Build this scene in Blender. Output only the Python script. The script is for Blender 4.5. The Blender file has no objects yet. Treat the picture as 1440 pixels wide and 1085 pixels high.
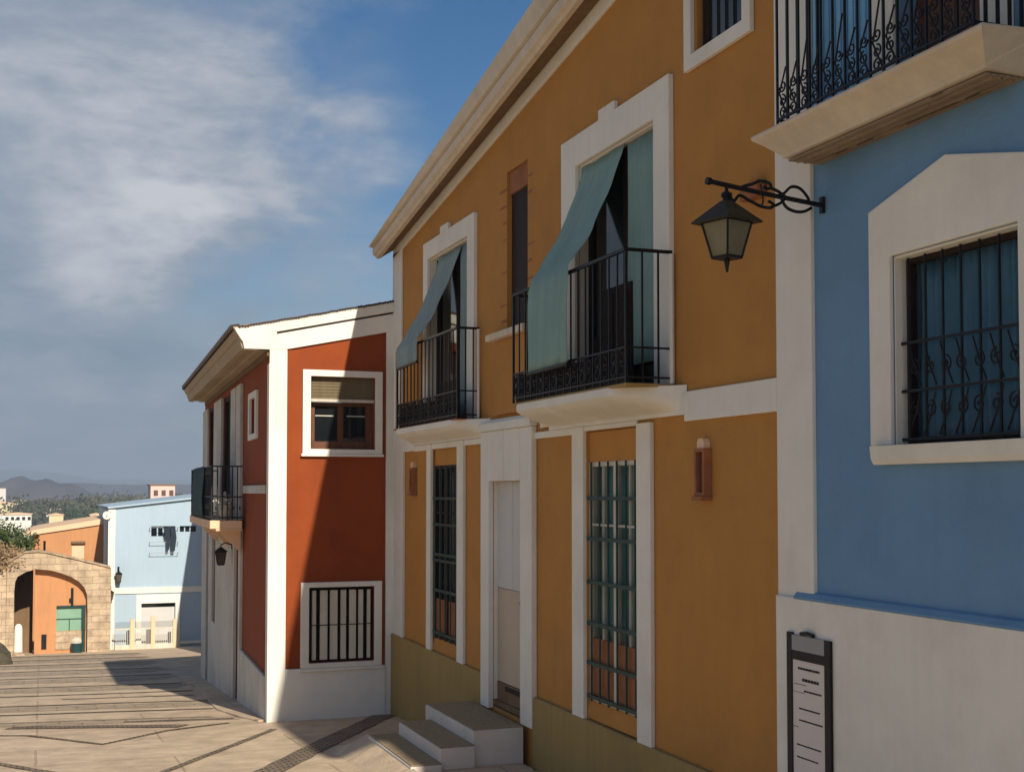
import bpy, bmesh, math, random
from mathutils import Vector, noise
from mathutils.geometry import tessellate_polygon
random.seed(7)
R = math.radians
scn = bpy.context.scene
C = scn.collection
# ------------------------------------------------------------------ camera
cam = bpy.data.cameras.new('camera'); camo = bpy.data.objects.new('camera', cam); C.objects.link(camo)
cam.sensor_width = 36; cam.lens = 44.5; cam.shift_y = 0.05494
camo.rotation_euler = (R(90 + 2.2), 0, R(-20.35)); camo.location = (0, 0, 0)
cam.clip_start = 0.1; cam.clip_end = 30000
scn.camera = camo
scn.view_settings.view_transform = 'Standard'; scn.view_settings.look = 'None'
scn.view_settings.exposure = 0.55; scn.view_settings.gamma = 1.0
# ------------------------------------------------------------------ sun and sky
SUN = Vector((0.14, -1.65, 1.0)).normalized()
sl = bpy.data.lights.new('sun', 'SUN'); sl.energy = 4.0; sl.angle = R(0.5); sl.color = (1, 0.91, 0.78)
so = bpy.data.objects.new('sun', sl); C.objects.link(so)
so.rotation_euler = SUN.to_track_quat('Z', 'Y').to_euler()
world = bpy.data.worlds.new('World'); scn.world = world; world.use_nodes = True
def build_world():
    nt = world.node_tree; n = nt.nodes; l = nt.links; n.clear()
    out = n.new('ShaderNodeOutputWorld'); bg = n.new('ShaderNodeBackground'); bg.inputs[1].default_value = 0.1
    l.new(bg.outputs[0], out.inputs[0])
    sky = n.new('ShaderNodeTexSky'); sky.sky_type = 'NISHITA'; sky.sun_disc = False
    sky.sun_elevation = math.asin(SUN.z); sky.sun_rotation = math.atan2(SUN.x, SUN.y)
    sky.air_density = 1.2; sky.dust_density = 0.6; sky.ozone_density = 2.2
    tc = n.new('ShaderNodeTexCoord'); D = tc.outputs['Generated']
    def math_(op, a, b=None, c=None, clamp=False):
        m = n.new('ShaderNodeMath'); m.operation = op; m.use_clamp = clamp
        for i, v in enumerate((a, b, c)):
            if v is None: continue
            if isinstance(v, (int, float)): m.inputs[i].default_value = v
            else: l.new(v, m.inputs[i])
        return m.outputs[0]
    def smooth(v, a, b, lo=0., hi=1.):
        m = n.new('ShaderNodeMapRange'); m.interpolation_type = 'SMOOTHSTEP'
        l.new(v, m.inputs[0])
        for i, x in enumerate((a, b, lo, hi)): m.inputs[i + 1].default_value = x
        return m.outputs[0]
    def dot(vec):
        m = n.new('ShaderNodeVectorMath'); m.operation = 'DOT_PRODUCT'; l.new(D, m.inputs[0]); m.inputs[1].default_value = vec
        return m.outputs['Value']
    def noise_(scale, det, rough, stretch=(1, 1, 2.2), off=(0, 0, 0), dist=0.):
        mp = n.new('ShaderNodeMapping'); l.new(D, mp.inputs[0]); mp.inputs['Scale'].default_value = stretch
        mp.inputs['Location'].default_value = off
        t = n.new('ShaderNodeTexNoise'); l.new(mp.outputs[0], t.inputs['Vector'])
        t.inputs['Scale'].default_value = scale; t.inputs['Detail'].default_value = det
        t.inputs['Roughness'].default_value = rough; t.inputs['Distortion'].default_value = dist
        return t.outputs[0]
    yaw = R(20.35)
    rt = (math.cos(yaw), -math.sin(yaw), 0)
    s = dot(rt); sep = n.new('ShaderNodeSeparateXYZ'); l.new(D, sep.inputs[0]); z = sep.outputs[2]
    big = noise_(3.2, 8, .56, off=(3.1, 1.7, .4), dist=.35)
    fine = noise_(9, 8, .6, off=(.3, 5.2, 1.1), dist=.2)
    # coverage: clouds to the left of the view, clear blue to the right
    ns = math_('MULTIPLY', s, -1)
    edge = math_('ADD', ns, math_('MULTIPLY', math_('SUBTRACT', big, .5), .42))
    edge = math_('ADD', edge, math_('MULTIPLY', math_('SUBTRACT', fine, .5), .30))
    cover = smooth(edge, .05, .24)
    gap = smooth(math_('ADD', z, math_('MULTIPLY', math_('SUBTRACT', fine, .5), .16)), .33, .40, 1, .25)
    cover = math_('MULTIPLY', cover, gap)
    low = smooth(z, .0, .22, 1, 0)              # grey bank near the horizon
    lowc = math_('MULTIPLY', smooth(math_('ADD', z, math_('MULTIPLY', math_('SUBTRACT', big, .5), .25)), .02, .2, 1, 0), smooth(s, -.28, .02, .92, .38))
    cover = math_('MAXIMUM', cover, lowc)
    # brighter clumps
    def lobe(v, k):
        v = Vector(v).normalized(); d = dot(tuple(v))
        d = math_('ADD', d, math_('MULTIPLY', math_('SUBTRACT', fine, .5), .30 * (1 - math.cos(k)) * 4))
        d = math_('ADD', d, math_('MULTIPLY', math_('SUBTRACT', big, .5), .20 * (1 - math.cos(k)) * 4))
        return smooth(d, math.cos(k * 1.15), 1.0)
    def px(x, y):
        F = 1780.; P = R(2.2); SH = 147.5 - F * math.tan(P)
        fw = Vector((math.sin(yaw) * math.cos(P), math.cos(yaw) * math.cos(P), math.sin(P)))
        r = Vector(rt); u = r.cross(fw); return (fw * F + r * (x - 720) + u * (542.5 + SH - y)).normalized()
    b1 = lobe(px(190, 365), .075); b2 = lobe(px(265, 325), .05); b3 = lobe(px(60, 190), .15)
    b4 = lobe(px(230, 578), .03); b5 = lobe(px(390, 290), .035); b6 = lobe(px(360, 90), .12)
    bright = math_('ADD', math_('MULTIPLY', b1, 1.0), math_('MULTIPLY', b2, .45))
    bright = math_('ADD', bright, math_('MULTIPLY', b3, .35)); bright = math_('ADD', bright, math_('MULTIPLY', b4, .5))
    bright = math_('ADD', bright, math_('MULTIPLY', b5, .4)); bright = math_('ADD', bright, math_('MULTIPLY', b6, .3))
    vf = noise_(22, 9, .62, off=(.9, 2.2, .1), dist=.4)
    bright = math_('MULTIPLY', bright, smooth(math_('ADD', math_('MULTIPLY', fine, .6), math_('MULTIPLY', vf, .4)), .32, .62, .35, 1.15))
    cover = math_('MAXIMUM', cover, math_('MULTIPLY', bright, .9, clamp=True), clamp=True)
    bri = math_('ADD', math_('MULTIPLY', bright, .24), math_('MULTIPLY', smooth(big, .32, .7), .30))
    bri = math_('ADD', bri, math_('MULTIPLY', smooth(fine, .32, .68), .26))
    lay = noise_(5, 8, .62, stretch=(1, 1, 5.5), off=(2.2, .3, .9), dist=.3)
    bri = math_('ADD', bri, math_('MULTIPLY', math_('SUBTRACT', smooth(lay, .35, .68), .4), .20))
    bri = math_('ADD', bri, math_('MULTIPLY', math_('SUBTRACT', vf, .5), .3))
    bri = math_('ADD', bri, smooth(z, .0, .3, -.12, .10), clamp=True)
    cr = n.new('ShaderNodeValToRGB'); l.new(bri, cr.inputs[0])
    e = cr.color_ramp.elements
    e[0].position = 0; e[0].color = (1.25, 1.8, 2.45, 1); e[1].position = 1; e[1].color = (4.3, 4.35, 4.6, 1)
    m = e.new(.45); m.color = (2.3, 2.6, 3.1, 1)
    sat = n.new('ShaderNodeHueSaturation'); sat.inputs['Saturation'].default_value = 1.45; sat.inputs['Value'].default_value = .47
    l.new(sky.outputs[0], sat.inputs['Color'])
    mix = n.new('ShaderNodeMixRGB'); l.new(math_('MULTIPLY', cover, .93), mix.inputs[0]); tint = n.new('ShaderNodeVectorMath'); tint.operation = 'MULTIPLY'; l.new(sat.outputs[0], tint.inputs[0]); tint.inputs[1].default_value = (1.08, .95, 1.03); l.new(tint.outputs[0], mix.inputs[1]); l.new(cr.outputs[0], mix.inputs[2])
    l.new(mix.outputs[0], bg.inputs[0])
build_world()

# ------------------------------------------------------------------ materials
def mat(name, base, rough=.85, var=.12, vscale=1.2, bump=.3, bscale=60, metal=0, streak=0, spec=.3, alpha=1, dirt=None, dirt_amt=.0, dscale=.7):
    m = bpy.data.materials.new(name); m.use_nodes = True
    n = m.node_tree.nodes; l = m.node_tree.links; p = n['Principled BSDF']
    p.inputs['Roughness'].default_value = rough; p.inputs['Metallic'].default_value = metal
    p.inputs['Specular IOR Level'].default_value = spec
    if alpha < 1: p.inputs['Alpha'].default_value = alpha
    tc = n.new('ShaderNodeTexCoord'); co = tc.outputs['Object']
    t = n.new('ShaderNodeTexNoise'); t.inputs['Scale'].default_value = vscale; t.inputs['Detail'].default_value = 6; t.inputs['Roughness'].default_value = .6
    l.new(co, t.inputs['Vector'])
    r = n.new('ShaderNodeMapRange'); l.new(t.outputs[0], r.inputs[0]); r.inputs[1].default_value = .3; r.inputs[2].default_value = .7
    r.inputs[3].default_value = 1 - var; r.inputs[4].default_value = 1 + var
    v = n.new('ShaderNodeVectorMath'); v.operation = 'SCALE'; v.inputs[0].default_value = base[:3]; l.new(r.outputs[0], v.inputs['Scale'])
    col = v.outputs[0]
    if streak:
        mp = n.new('ShaderNodeMapping'); mp.inputs['Scale'].default_value = (3.5, 3.5, .22); l.new(co, mp.inputs[0])
        s = n.new('ShaderNodeTexNoise'); s.inputs['Scale'].default_value = 3; s.inputs['Detail'].default_value = 5; l.new(mp.outputs[0], s.inputs['Vector'])
        sr = n.new('ShaderNodeMapRange'); l.new(s.outputs[0], sr.inputs[0]); sr.inputs[1].default_value = .42; sr.inputs[2].default_value = .75
        sr.inputs[3].default_value = 1; sr.inputs[4].default_value = 1 - streak
        v2 = n.new('ShaderNodeVectorMath'); v2.operation = 'SCALE'; l.new(col, v2.inputs[0]); l.new(sr.outputs[0], v2.inputs['Scale']); col = v2.outputs[0]
    if dirt:
        d = n.new('ShaderNodeTexNoise'); d.inputs['Scale'].default_value = dscale; d.inputs['Detail'].default_value = 9; d.inputs['Roughness'].default_value = .68; l.new(co, d.inputs['Vector'])
        dr = n.new('ShaderNodeMapRange'); l.new(d.outputs[0], dr.inputs[0]); dr.inputs[1].default_value = .5; dr.inputs[2].default_value = .7
        dr.inputs[3].default_value = 0; dr.inputs[4].default_value = dirt_amt
        mx = n.new('ShaderNodeMixRGB'); l.new(dr.outputs[0], mx.inputs[0]); l.new(col, mx.inputs[1]); mx.inputs[2].default_value = (*dirt, 1); col = mx.outputs[0]
    l.new(col, p.inputs['Base Color'])
    if bump:
        b = n.new('ShaderNodeTexNoise'); b.inputs['Scale'].default_value = bscale; b.inputs['Detail'].default_value = 5; l.new(co, b.inputs['Vector'])
        b2 = n.new('ShaderNodeTexNoise'); b2.inputs['Scale'].default_value = bscale / 14; b2.inputs['Detail'].default_value = 3; l.new(co, b2.inputs['Vector'])
        ad = n.new('ShaderNodeMath'); ad.operation = 'MULTIPLY_ADD'; l.new(b2.outputs[0], ad.inputs[0]); ad.inputs[1].default_value = 2.5; l.new(b.outputs[0], ad.inputs[2])
        bp = n.new('ShaderNodeBump'); bp.inputs['Strength'].default_value = bump; bp.inputs['Distance'].default_value = .01
        l.new(ad.outputs[0], bp.inputs['Height']); l.new(bp.outputs[0], p.inputs['Normal'])
    m['col'] = 1
    return m
M = {}
M['ochre'] = mat('ochre_stucco', (.47, .222, .050), var=.07, vscale=1.6, streak=.035, bump=.45, bscale=45, dirt=(.33, .155, .042), dirt_amt=.45, dscale=1.1)
M['ochre_dado'] = mat('olive_ochre_render', (.36, .245, .085), var=.07, streak=.12, dirt=(.2, .15, .08), dirt_amt=.4)
M['white'] = mat('white_painted_render', (.77, .745, .655), var=.06, streak=.04, bump=.22, dirt=(.5, .44, .36), dirt_amt=.35)
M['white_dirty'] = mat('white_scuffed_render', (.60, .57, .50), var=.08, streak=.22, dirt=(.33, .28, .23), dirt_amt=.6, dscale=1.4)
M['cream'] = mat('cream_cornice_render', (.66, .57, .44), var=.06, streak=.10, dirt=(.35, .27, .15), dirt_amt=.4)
M['eave_shaded'] = mat('shaded_eave_render', (.40, .31, .20), var=.08, streak=.15)  # eave render darkened to tan: shade of the eave put into the colour
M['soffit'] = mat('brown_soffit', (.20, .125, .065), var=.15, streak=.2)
M['red'] = mat('red_ochre_stucco', (.26, .052, .009), var=.10, vscale=1.8, bump=.4, streak=.05, dirt=(.2, .04, .012), dirt_amt=.45, dscale=1.3)
M['blue'] = mat('blue_stucco', (.15, .285, .44), var=.09, vscale=1.5, bump=.45, bscale=45, streak=.03, dirt=(.115, .25, .42), dirt_amt=.5, dscale=1.2)
M['sky_blue'] = mat('pale_blue_stucco', (.38, .49, .57), var=.04, vscale=.5, streak=.06)
M['orange'] = mat('orange_stucco', (.52, .25, .11), var=.06, streak=.1)
M['salmon'] = mat('pale_salmon_render', (.76, .52, .33), var=.06)
M['pink'] = mat('pinkish_render', (.72, .55, .48), var=.06)
M['iron'] = mat('black_wrought_iron', (.012, .012, .014), rough=.45, var=.2, bump=.1, metal=.3)
M['irongreen'] = mat('dark_green_iron', (.012, .045, .042), rough=.45, var=.2, bump=.1)
M['wood'] = mat('dark_stained_wood', (.055, .024, .014), rough=.55, var=.3, vscale=9, streak=.4, bump=.25)
M['wood'] = mat('near_black_wood', (.022, .012, .008), rough=.7, var=.3, vscale=9, streak=.4, bump=.25)
M['brownwood'] = mat('brown_wood', (.14, .055, .025), rough=.55, var=.25, vscale=8, streak=.35, bump=.25)
M['terracotta'] = mat('terracotta', (.30, .12, .05), var=.2, vscale=6)
M['tile'] = mat('roof_tile', (.34, .17, .10), var=.3, vscale=5)
M['darktile'] = mat('weathered_tile_edge', (.05, .035, .028), var=.3, vscale=5)
M['glass_dark'] = mat('window_glass', (.010, .013, .015), rough=.06, var=.05, bump=.02, bscale=3, spec=.6)
M['glass_clear'] = mat('thin_window_glass', (.02, .04, .045), rough=.05, var=.05, bump=0, spec=.6, alpha=.16)
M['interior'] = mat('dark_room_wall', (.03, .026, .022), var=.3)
M['metal'] = mat('galvanised_grey', (.30, .31, .31), rough=.5, metal=.4, var=.1, bump=.05)
M['paper'] = mat('printed_paper', (.66, .60, .56), rough=.6, var=.05, bump=.03)
M['ink'] = mat('black_ink', (.02, .02, .02), bump=0)
M['greydoor'] = mat('pale_grey_door_paint', (.56, .55, .52), rough=.5, var=.04, bump=.08)
M['beigedoor'] = mat('beige_door_paint', (.50, .41, .30), rough=.5, var=.06, bump=.08)
M['blind'] = mat('roller_shutter_buff', (.17, .135, .075), var=.1, streak=.2)
M['slat'] = mat('offwhite_slats', (.60, .56, .46), rough=.5, var=.1, streak=.2)
M['stepstone'] = mat('worn_beige_step', (.66, .60, .53), var=.10, streak=.05)
M['carpet'] = mat('brown_olive_stair_mat', (.34, .255, .15), rough=.95, var=.2, vscale=20, bump=.6, bscale=150)
M['leaf'] = mat('leaf_green', (.06, .085, .024), rough=.6, var=.5, vscale=2.5, bump=0)
M['leafdark'] = mat('leaf_dark', (.05, .07, .03), rough=.6, var=.4, vscale=.4, bump=0)
M['dryleaf'] = mat('dry_brush', (.33, .22, .12), var=.35, vscale=5, bump=0)
M['bark'] = mat('bark', (.10, .07, .045), var=.3, vscale=6)
M['rock'] = mat('dark_mossy_stone', (.07, .06, .038), var=.4, vscale=3, bump=1.2, bscale=14)
M['cloth'] = mat('dark_laundry', (.02, .03, .045), var=.2)
M['hill'] = mat('scrub_hillside', (.075, .065, .07), var=.4, vscale=.02, bump=0)
M['forest'] = mat('far_wood', (.075, .08, .045), var=.4, vscale=.05, bump=0)
M['farwhite'] = mat('far_white_render', (.8, .76, .68), var=.05, vscale=.3, bump=0)
M['faryellow'] = mat('far_yellow_render', (.72, .62, .36), var=.05, vscale=.3, bump=0)

def fabric(name, c, stripe=.12):
    m = mat(name, c, rough=.9, var=.06, vscale=2.5, bump=.25, bscale=260, streak=.15)
    return m
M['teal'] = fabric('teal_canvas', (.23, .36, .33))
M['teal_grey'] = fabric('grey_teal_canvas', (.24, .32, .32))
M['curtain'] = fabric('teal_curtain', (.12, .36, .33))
M['bluecurtain'] = fabric('blue_curtain', (.09, .27, .42))

def brick(name, c1, c2, mort, sc, rough=.9, bw=.5, rh=.25, ms=.02, swz='XZ', bump=.6, var=.25):
    m = bpy.data.materials.new(name); m.use_nodes = True
    n = m.node_tree.nodes; l = m.node_tree.links; p = n['Principled BSDF']; p.inputs['Roughness'].default_value = rough
    tc = n.new('ShaderNodeTexCoord'); sp = n.new('ShaderNodeSeparateXYZ'); l.new(tc.outputs['Object'], sp.inputs[0])
    cb = n.new('ShaderNodeCombineXYZ'); l.new(sp.outputs['XYZ'.index(swz[0])], cb.inputs[0]); l.new(sp.outputs['XYZ'.index(swz[1])], cb.inputs[1])
    nz = n.new('ShaderNodeTexNoise'); nz.inputs['Scale'].default_value = 1.3; nz.inputs['Detail'].default_value = 4; l.new(tc.outputs['Object'], nz.inputs['Vector'])
    wob = n.new('ShaderNodeVectorMath'); wob.operation = 'MULTIPLY_ADD'; l.new(nz.outputs['Color'], wob.inputs[0]); wob.inputs[1].default_value = (.06, .06, 0); l.new(cb.outputs[0], wob.inputs[2])
    b = n.new('ShaderNodeTexBrick'); l.new(wob.outputs[0], b.inputs['Vector'])
    b.inputs['Scale'].default_value = sc; b.inputs['Color1'].default_value = (*c1, 1); b.inputs['Color2'].default_value = (*c2, 1); b.inputs['Mortar'].default_value = (*mort, 1)
    b.inputs['Brick Width'].default_value = bw; b.inputs['Row Height'].default_value = rh; b.inputs['Mortar Size'].default_value = ms; b.inputs['Mortar Smooth'].default_value = .3
    t = n.new('ShaderNodeTexNoise'); t.inputs['Scale'].default_value = 2.2; t.inputs['Detail'].default_value = 10; t.inputs['Roughness'].default_value = .7; l.new(tc.outputs['Object'], t.inputs['Vector'])
    r = n.new('ShaderNodeMapRange'); l.new(t.outputs[0], r.inputs[0]); r.inputs[1].default_value = .3; r.inputs[2].default_value = .7; r.inputs[3].default_value = 1 - var; r.inputs[4].default_value = 1 + var
    v = n.new('ShaderNodeVectorMath'); v.operation = 'SCALE'; l.new(b.outputs[0], v.inputs[0]); l.new(r.outputs[0], v.inputs['Scale']); l.new(v.outputs[0], p.inputs['Base Color'])
    f = n.new('ShaderNodeTexNoise'); f.inputs['Scale'].default_value = 35; f.inputs['Detail'].default_value = 8; l.new(tc.outputs['Object'], f.inputs['Vector'])
    ad = n.new('ShaderNodeMath'); ad.operation = 'MULTIPLY_ADD'; l.new(b.outputs['Fac'], ad.inputs[0]); ad.inputs[1].default_value = -1.; l.new(f.outputs[0], ad.inputs[2])
    bp = n.new('ShaderNodeBump'); bp.inputs['Strength'].default_value = bump; bp.inputs['Distance'].default_value = .02; l.new(ad.outputs[0], bp.inputs['Height']); l.new(bp.outputs[0], p.inputs['Normal'])
    return m
M['stone'] = brick('sandstone_blocks', (.48, .37, .25), (.43, .325, .21), (.37, .275, .18), 1.6, bw=.9, rh=.42, ms=.015, bump=1.0, var=.4)
M['pavement'] = brick('pavement_slabs', (.58, .445, .30), (.53, .40, .265), (.42, .31, .20), .42, bw=1.3, rh=.6, ms=.006, swz='XY', bump=.6, var=.28)
M['pavement_worn'] = brick('worn_brown_pavement', (.42, .325, .22), (.38, .29, .195), (.27, .20, .13), 1.1, bw=.7, rh=.35, ms=.02, swz='XY', bump=.7, var=.3)
M['boards'] = brick('ribbed_soffit_boards', (.33, .25, .16), (.27, .20, .13), (.12, .08, .05), 6, bw=9, rh=.28, ms=.02, swz='YX', bump=.8)
M['cobble'] = brick('dark_cobbles', (.31, .235, .155), (.25, .19, .125), (.07, .052, .036), 7, bw=.9, rh=.55, ms=.09, swz='XY', bump=1.0, var=.35)
def terrain_mat():
    m = mat('dry_valley', (.13, .12, .06), var=.45, vscale=.012, bump=0, dirt=(.04, .055, .02), dirt_amt=.8, dscale=.03); return m
M['valley'] = terrain_mat()

# ------------------------------------------------------------------ geometry helpers
class MB:
    """collects faces, in a local frame fr(u, v, w) -> world"""
    def __init__(s, fr=None): s.bm = bmesh.new(); s.fr = fr or (lambda a, b, c: (a, b, c))
    def P(s, *a): return s.bm.verts.new(s.fr(*a))
    def box(s, u0, u1, v0, v1, w0, w1):
        v = [s.P(u, a, w) for u in (u0, u1) for a in (v0, v1) for w in (w0, w1)]
        for f in ((0, 1, 3, 2), (4, 6, 7, 5), (0, 4, 5, 1), (2, 3, 7, 6), (0, 2, 6, 4), (1, 5, 7, 3)): s.bm.faces.new([v[i] for i in f])
        return s
    def poly(s, outer, w0, w1, holes=()):
        loops = [outer] + list(holes)
        flat = [p for lp in loops for p in lp]
        tri = tessellate_polygon([[Vector((p[0], p[1], 0)) for p in lp] for lp in loops])
        A = [s.P(p[0], p[1], w0) for p in flat]; B = [s.P(p[0], p[1], w1) for p in flat]
        for t in tri:
            if len(set(t)) < 3: continue
            try: s.bm.faces.new([A[i] for i in t]); s.bm.faces.new([B[i] for i in t])
            except ValueError: pass
        k = 0
        for lp in loops:
            n = len(lp)
            for i in range(n):
                j = (i + 1) % n
                s.bm.faces.new([A[k + i], A[k + j], B[k + j], B[k + i]])
            k += n
        return s
    def hull(s, pts, faces):
        v = [s.P(*p) for p in pts]
        for f in faces: s.bm.faces.new([v[i] for i in f])
        return s
    def loft(s, secs, caps=True, closed=True):
        rows = [[s.P(*p) for p in sec] for sec in secs]; n = len(rows[0])
        for a, b in zip(rows, rows[1:]):
            for i in range(n if closed else n - 1):
                j = (i + 1) % n; s.bm.faces.new([a[i], a[j], b[j], b[i]])
        if caps and closed:
            s.bm.faces.new(rows[0]); s.bm.faces.new(rows[-1])
        return s
    def tube(s, pts, r, seg=6, r1=None):
        W = [Vector(s.fr(*p)) for p in pts]; rows = []
        for i, p in enumerate(W):
            a = W[max(i - 1, 0)]; b = W[min(i + 1, len(W) - 1)]; d = (b - a).normalized()
            x = d.orthogonal().normalized() if i == 0 else (X_ - d * X_.dot(d)).normalized()
            X_ = x; y = d.cross(x); rr = r if r1 is None else r + (r1 - r) * i / (len(W) - 1)
            rows.append([s.bm.verts.new(p + x * rr * math.cos(2 * math.pi * k / seg) + y * rr * math.sin(2 * math.pi * k / seg)) for k in range(seg)])
        for a, b in zip(rows, rows[1:]):
            for k in range(seg): s.bm.faces.new([a[k], a[(k + 1) % seg], b[(k + 1) % seg], b[k]])
        s.bm.faces.new(rows[0]); s.bm.faces.new(rows[-1]); return s
    def sheet(s, rows):
        g = [[s.P(*p) for p in r] for r in rows]
        for a, b in zip(g, g[1:]):
            for i in range(len(a) - 1): s.bm.faces.new([a[i], a[i + 1], b[i + 1], b[i]])
        return s
    def build(s, name, m, parent=None, bevel=0, smooth=False, label=None, thick=0, sub=0):
        bmesh.ops.recalc_face_normals(s.bm, faces=s.bm.faces)
        me = bpy.data.meshes.new(name); s.bm.to_mesh(me); s.bm.free()
        me.materials.append(M[m] if isinstance(m, str) else m)
        if smooth:
            for p in me.polygons: p.use_smooth = True
        o = bpy.data.objects.new(name, me); C.objects.link(o)
        if parent:
            o.parent = parent
            if parent.type == 'EMPTY': o.location = -parent.location
        if sub:
            b = o.modifiers.new('sub', 'SUBSURF'); b.levels = sub; b.render_levels = sub
        if thick:
            b = o.modifiers.new('solid', 'SOLIDIFY'); b.thickness = thick; b.offset = 0
        if bevel:
            b = o.modifiers.new('bev', 'BEVEL'); b.width = bevel; b.segments = 2; b.limit_method = 'ANGLE'; b.angle_limit = R(40)
        if label: o['label'] = label
        return o
def each(boxes, fr, name, m, parent, bevel=.006):
    for b in boxes:
        mb = MB(fr); mb.box(*b); mb.build(name, m, parent, bevel=bevel)
def tag(o, label=None, cat=None, group=None, kind=None):
    for k, v in (('label', label), ('category', cat), ('group', group), ('kind', kind)):
        if v: o[k] = v
    return o
def thing(name, label, cat, loc, group=None):
    o = bpy.data.objects.new(name, None); C.objects.link(o); o.location = loc; o.empty_display_size = .3
    return tag(o, label, cat, group)
def dup(root, loc, rotz=0, label=None, scale=1):
    r = root.copy(); C.objects.link(r); r.location = loc; r.rotation_euler = (0, 0, rotz); r.scale = (scale,) * 3
    if label: r['label'] = label
    for ch in list(root.children):
        c = ch.copy(); C.objects.link(c); c.parent = r
        for g in ch.children:
            d = g.copy(); C.objects.link(d); d.parent = c
    return r
PROF = [(-60, 2.6), (-20, -.6), (0, -2.0), (12.9, -2.98), (18.6, -3.35), (31, -4.42), (56, -6.65), (75, -8.4), (150, -16), (400, -24), (1000, -32), (9000, -34)]
def gz(y):
    for (a, za), (b, zb) in zip(PROF, PROF[1:]):
        if y <= b: return za + (zb - za) * (y - a) / (b - a)
    return PROF[-1][1]
FY = lambda u, v, w: (5 - w, u, v)                # main facades, u = distance along the street
FR = lambda u, v, w: (u, 18.6 - w, v)             # red house, side wall
DL = R(2.3); P0 = (3.13, 18.6)
FS = lambda u, v, w: (P0[0] + u * math.sin(DL) - w * math.cos(DL), P0[1] + u * math.cos(DL) + w * math.sin(DL), v)  # red house, street front
FZ = lambda c: (lambda u, v, w: (u, c - w, v))    # far walls facing the viewer
def rect(a, b, c, d): return [(a, c), (b, c), (b, d), (a, d)]
def ring(mb, a, b, c, d, t, w0, w1):
    """rectangular frame a..b x c..d of width t"""
    return mb.poly(rect(a, b, c, d), w0, w1, [rect(a + t, b - t, c + t, d - t)])
def scroll(mb, cu, cv, w, r, turns=1.4, flip=1, r_=.007, start=0, rev=1):
    pts = []
    n = 16
    for i in range(n + 1):
        a = start + rev * turns * 2 * math.pi * i / n; q = r * (1 - .75 * i / n)
        pts.append((cu + flip * q * math.cos(a), cv + q * math.sin(a), w))
    mb.tube(pts, r_, 5)

# ================================================================== GROUND
def ground():
    mb = MB()
    xs = [-4000, -1500, -600, -250, -100, -50, -25, -14] + [-8 + i * 1.0 for i in range(15)] + [8, 14, 25, 50, 100, 250, 600, 1500, 4000]
    ys = [-60, -40, -20, -10, -5] + [i * .75 for i in range(0, 80)] + [62, 66, 70, 75, 85, 100, 125, 150, 200, 280, 400, 550, 700, 1000, 1500, 2500, 4500, 9000]
    rows = []
    for y in ys:
        row = []
        for x in xs:
            z = gz(y)
            if y > 80: z += noise.noise((x * .012, y * .012, 1)) * min(6, (y - 80) * .03)
            elif y < 60: z += noise.noise((x * .5, y * .5, 3)) * .008
            row.append((x, y, z))
        rows.append(row)
    mb.sheet(rows)
    o = mb.build('ground', 'pavement', smooth=True); o['kind'] = 'structure'
    o.data.materials.append(M['valley'])
    for p in o.data.polygons:
        if p.center.y > 78 or abs(p.center.x) > 40: p.material_index = 1
ground()
def band(name, pts, w, m='cobble', lift=.004, ragged=0):
    """a strip of paving laid on the street along pts"""
    mb = MB(); L = []; Rr = []
    P = []
    for (a, b) in zip(pts, pts[1:]):
        n = max(2, int(math.dist(a, b) / .3))
        for i in range(n): P.append((a[0] + (b[0] - a[0]) * i / n, a[1] + (b[1] - a[1]) * i / n))
    P.append(pts[-1]); rows = []
    for i, p in enumerate(P):
        a = P[max(0, i - 1)]; b = P[min(len(P) - 1, i + 1)]; d = Vector((b[0] - a[0], b[1] - a[1])).normalized(); q = Vector((-d.y, d.x))
        row = []
        for k in (-1, 0, 1):
            ww = w * .5 * (1 + ragged * noise.noise((p[0] * 3, p[1] * 3, k)))
            x = p[0] + q.x * k * ww; y = p[1] + q.y * k * ww
            row.append((x, y, gz(y) + noise.noise((x * .5, y * .5, 3)) * .008 + lift + .006))
        rows.append(row)
    mb.sheet(rows); o = mb.build(name, m); o['kind'] = 'structure'; return o
ln = lambda x0, x1, y, s=-.32: [(x0, y), (x1, y + s * (x1 - x0))]
for x0, x1, y, w in ((-.9, 2.72, 22.7, .16), (-1, 2.85, 24.7, .14), (.4, 2.8, 25.75, .12), (1.2, 2.75, 20.0, .14), (-1.2, 2.5, 21.2, .08),
                     (-1.4, 2.9, 27.6, .16), (-1.5, 2.95, 30.4, .22), (-1.6, 3.1, 34.4, .26), (-1.8, 3.2, 38.5, .3), (-1.9, 3.4, 43, .34), (-2, 3.5, 47.5, .4), (-2, 3.5, 51.5, .4)):
    band('cobble_strip', ln(x0, x1, y), w, ragged=.5)
band('cobble_strip', [(-1.2, 19.55), (-.14, 18.8), (.77, 17.25), (1.66, 18.3), (2.6, 18.8)], .09, ragged=.4)
band('cobble_strip', [(-.4, 20.15), (.9, 19.45), (1.95, 18.75)], .34, ragged=.2)
band('cobble_strip', [(.2, 11.5), (1.31, 14.48), (3.05, 17.68)], .10, ragged=.3)
band('cobble_strip', [(1.5, 12.3), (2.5, 14.2), (3.55, 16.2), (4.85, 18.55)], .34, ragged=.15)
band('cobble_strip', [(-1.2, 17.3), (-.42, 16.05), (.2, 14.9), (1.3, 12.9)], .12, ragged=.3)
for y, w in ((20.6, .55), (23.7, 1.0), (29, 1.3), (32.5, 1.6), (36.5, 1.8), (41, 2.0), (45.5, 2.2), (49.6, 2.0)):
    band('paving_band', ln(-4, 2.9 + max(0, y - 30) * .03, y + 1.2), w, 'pavement_worn', lift=-.003, ragged=.12)
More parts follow.
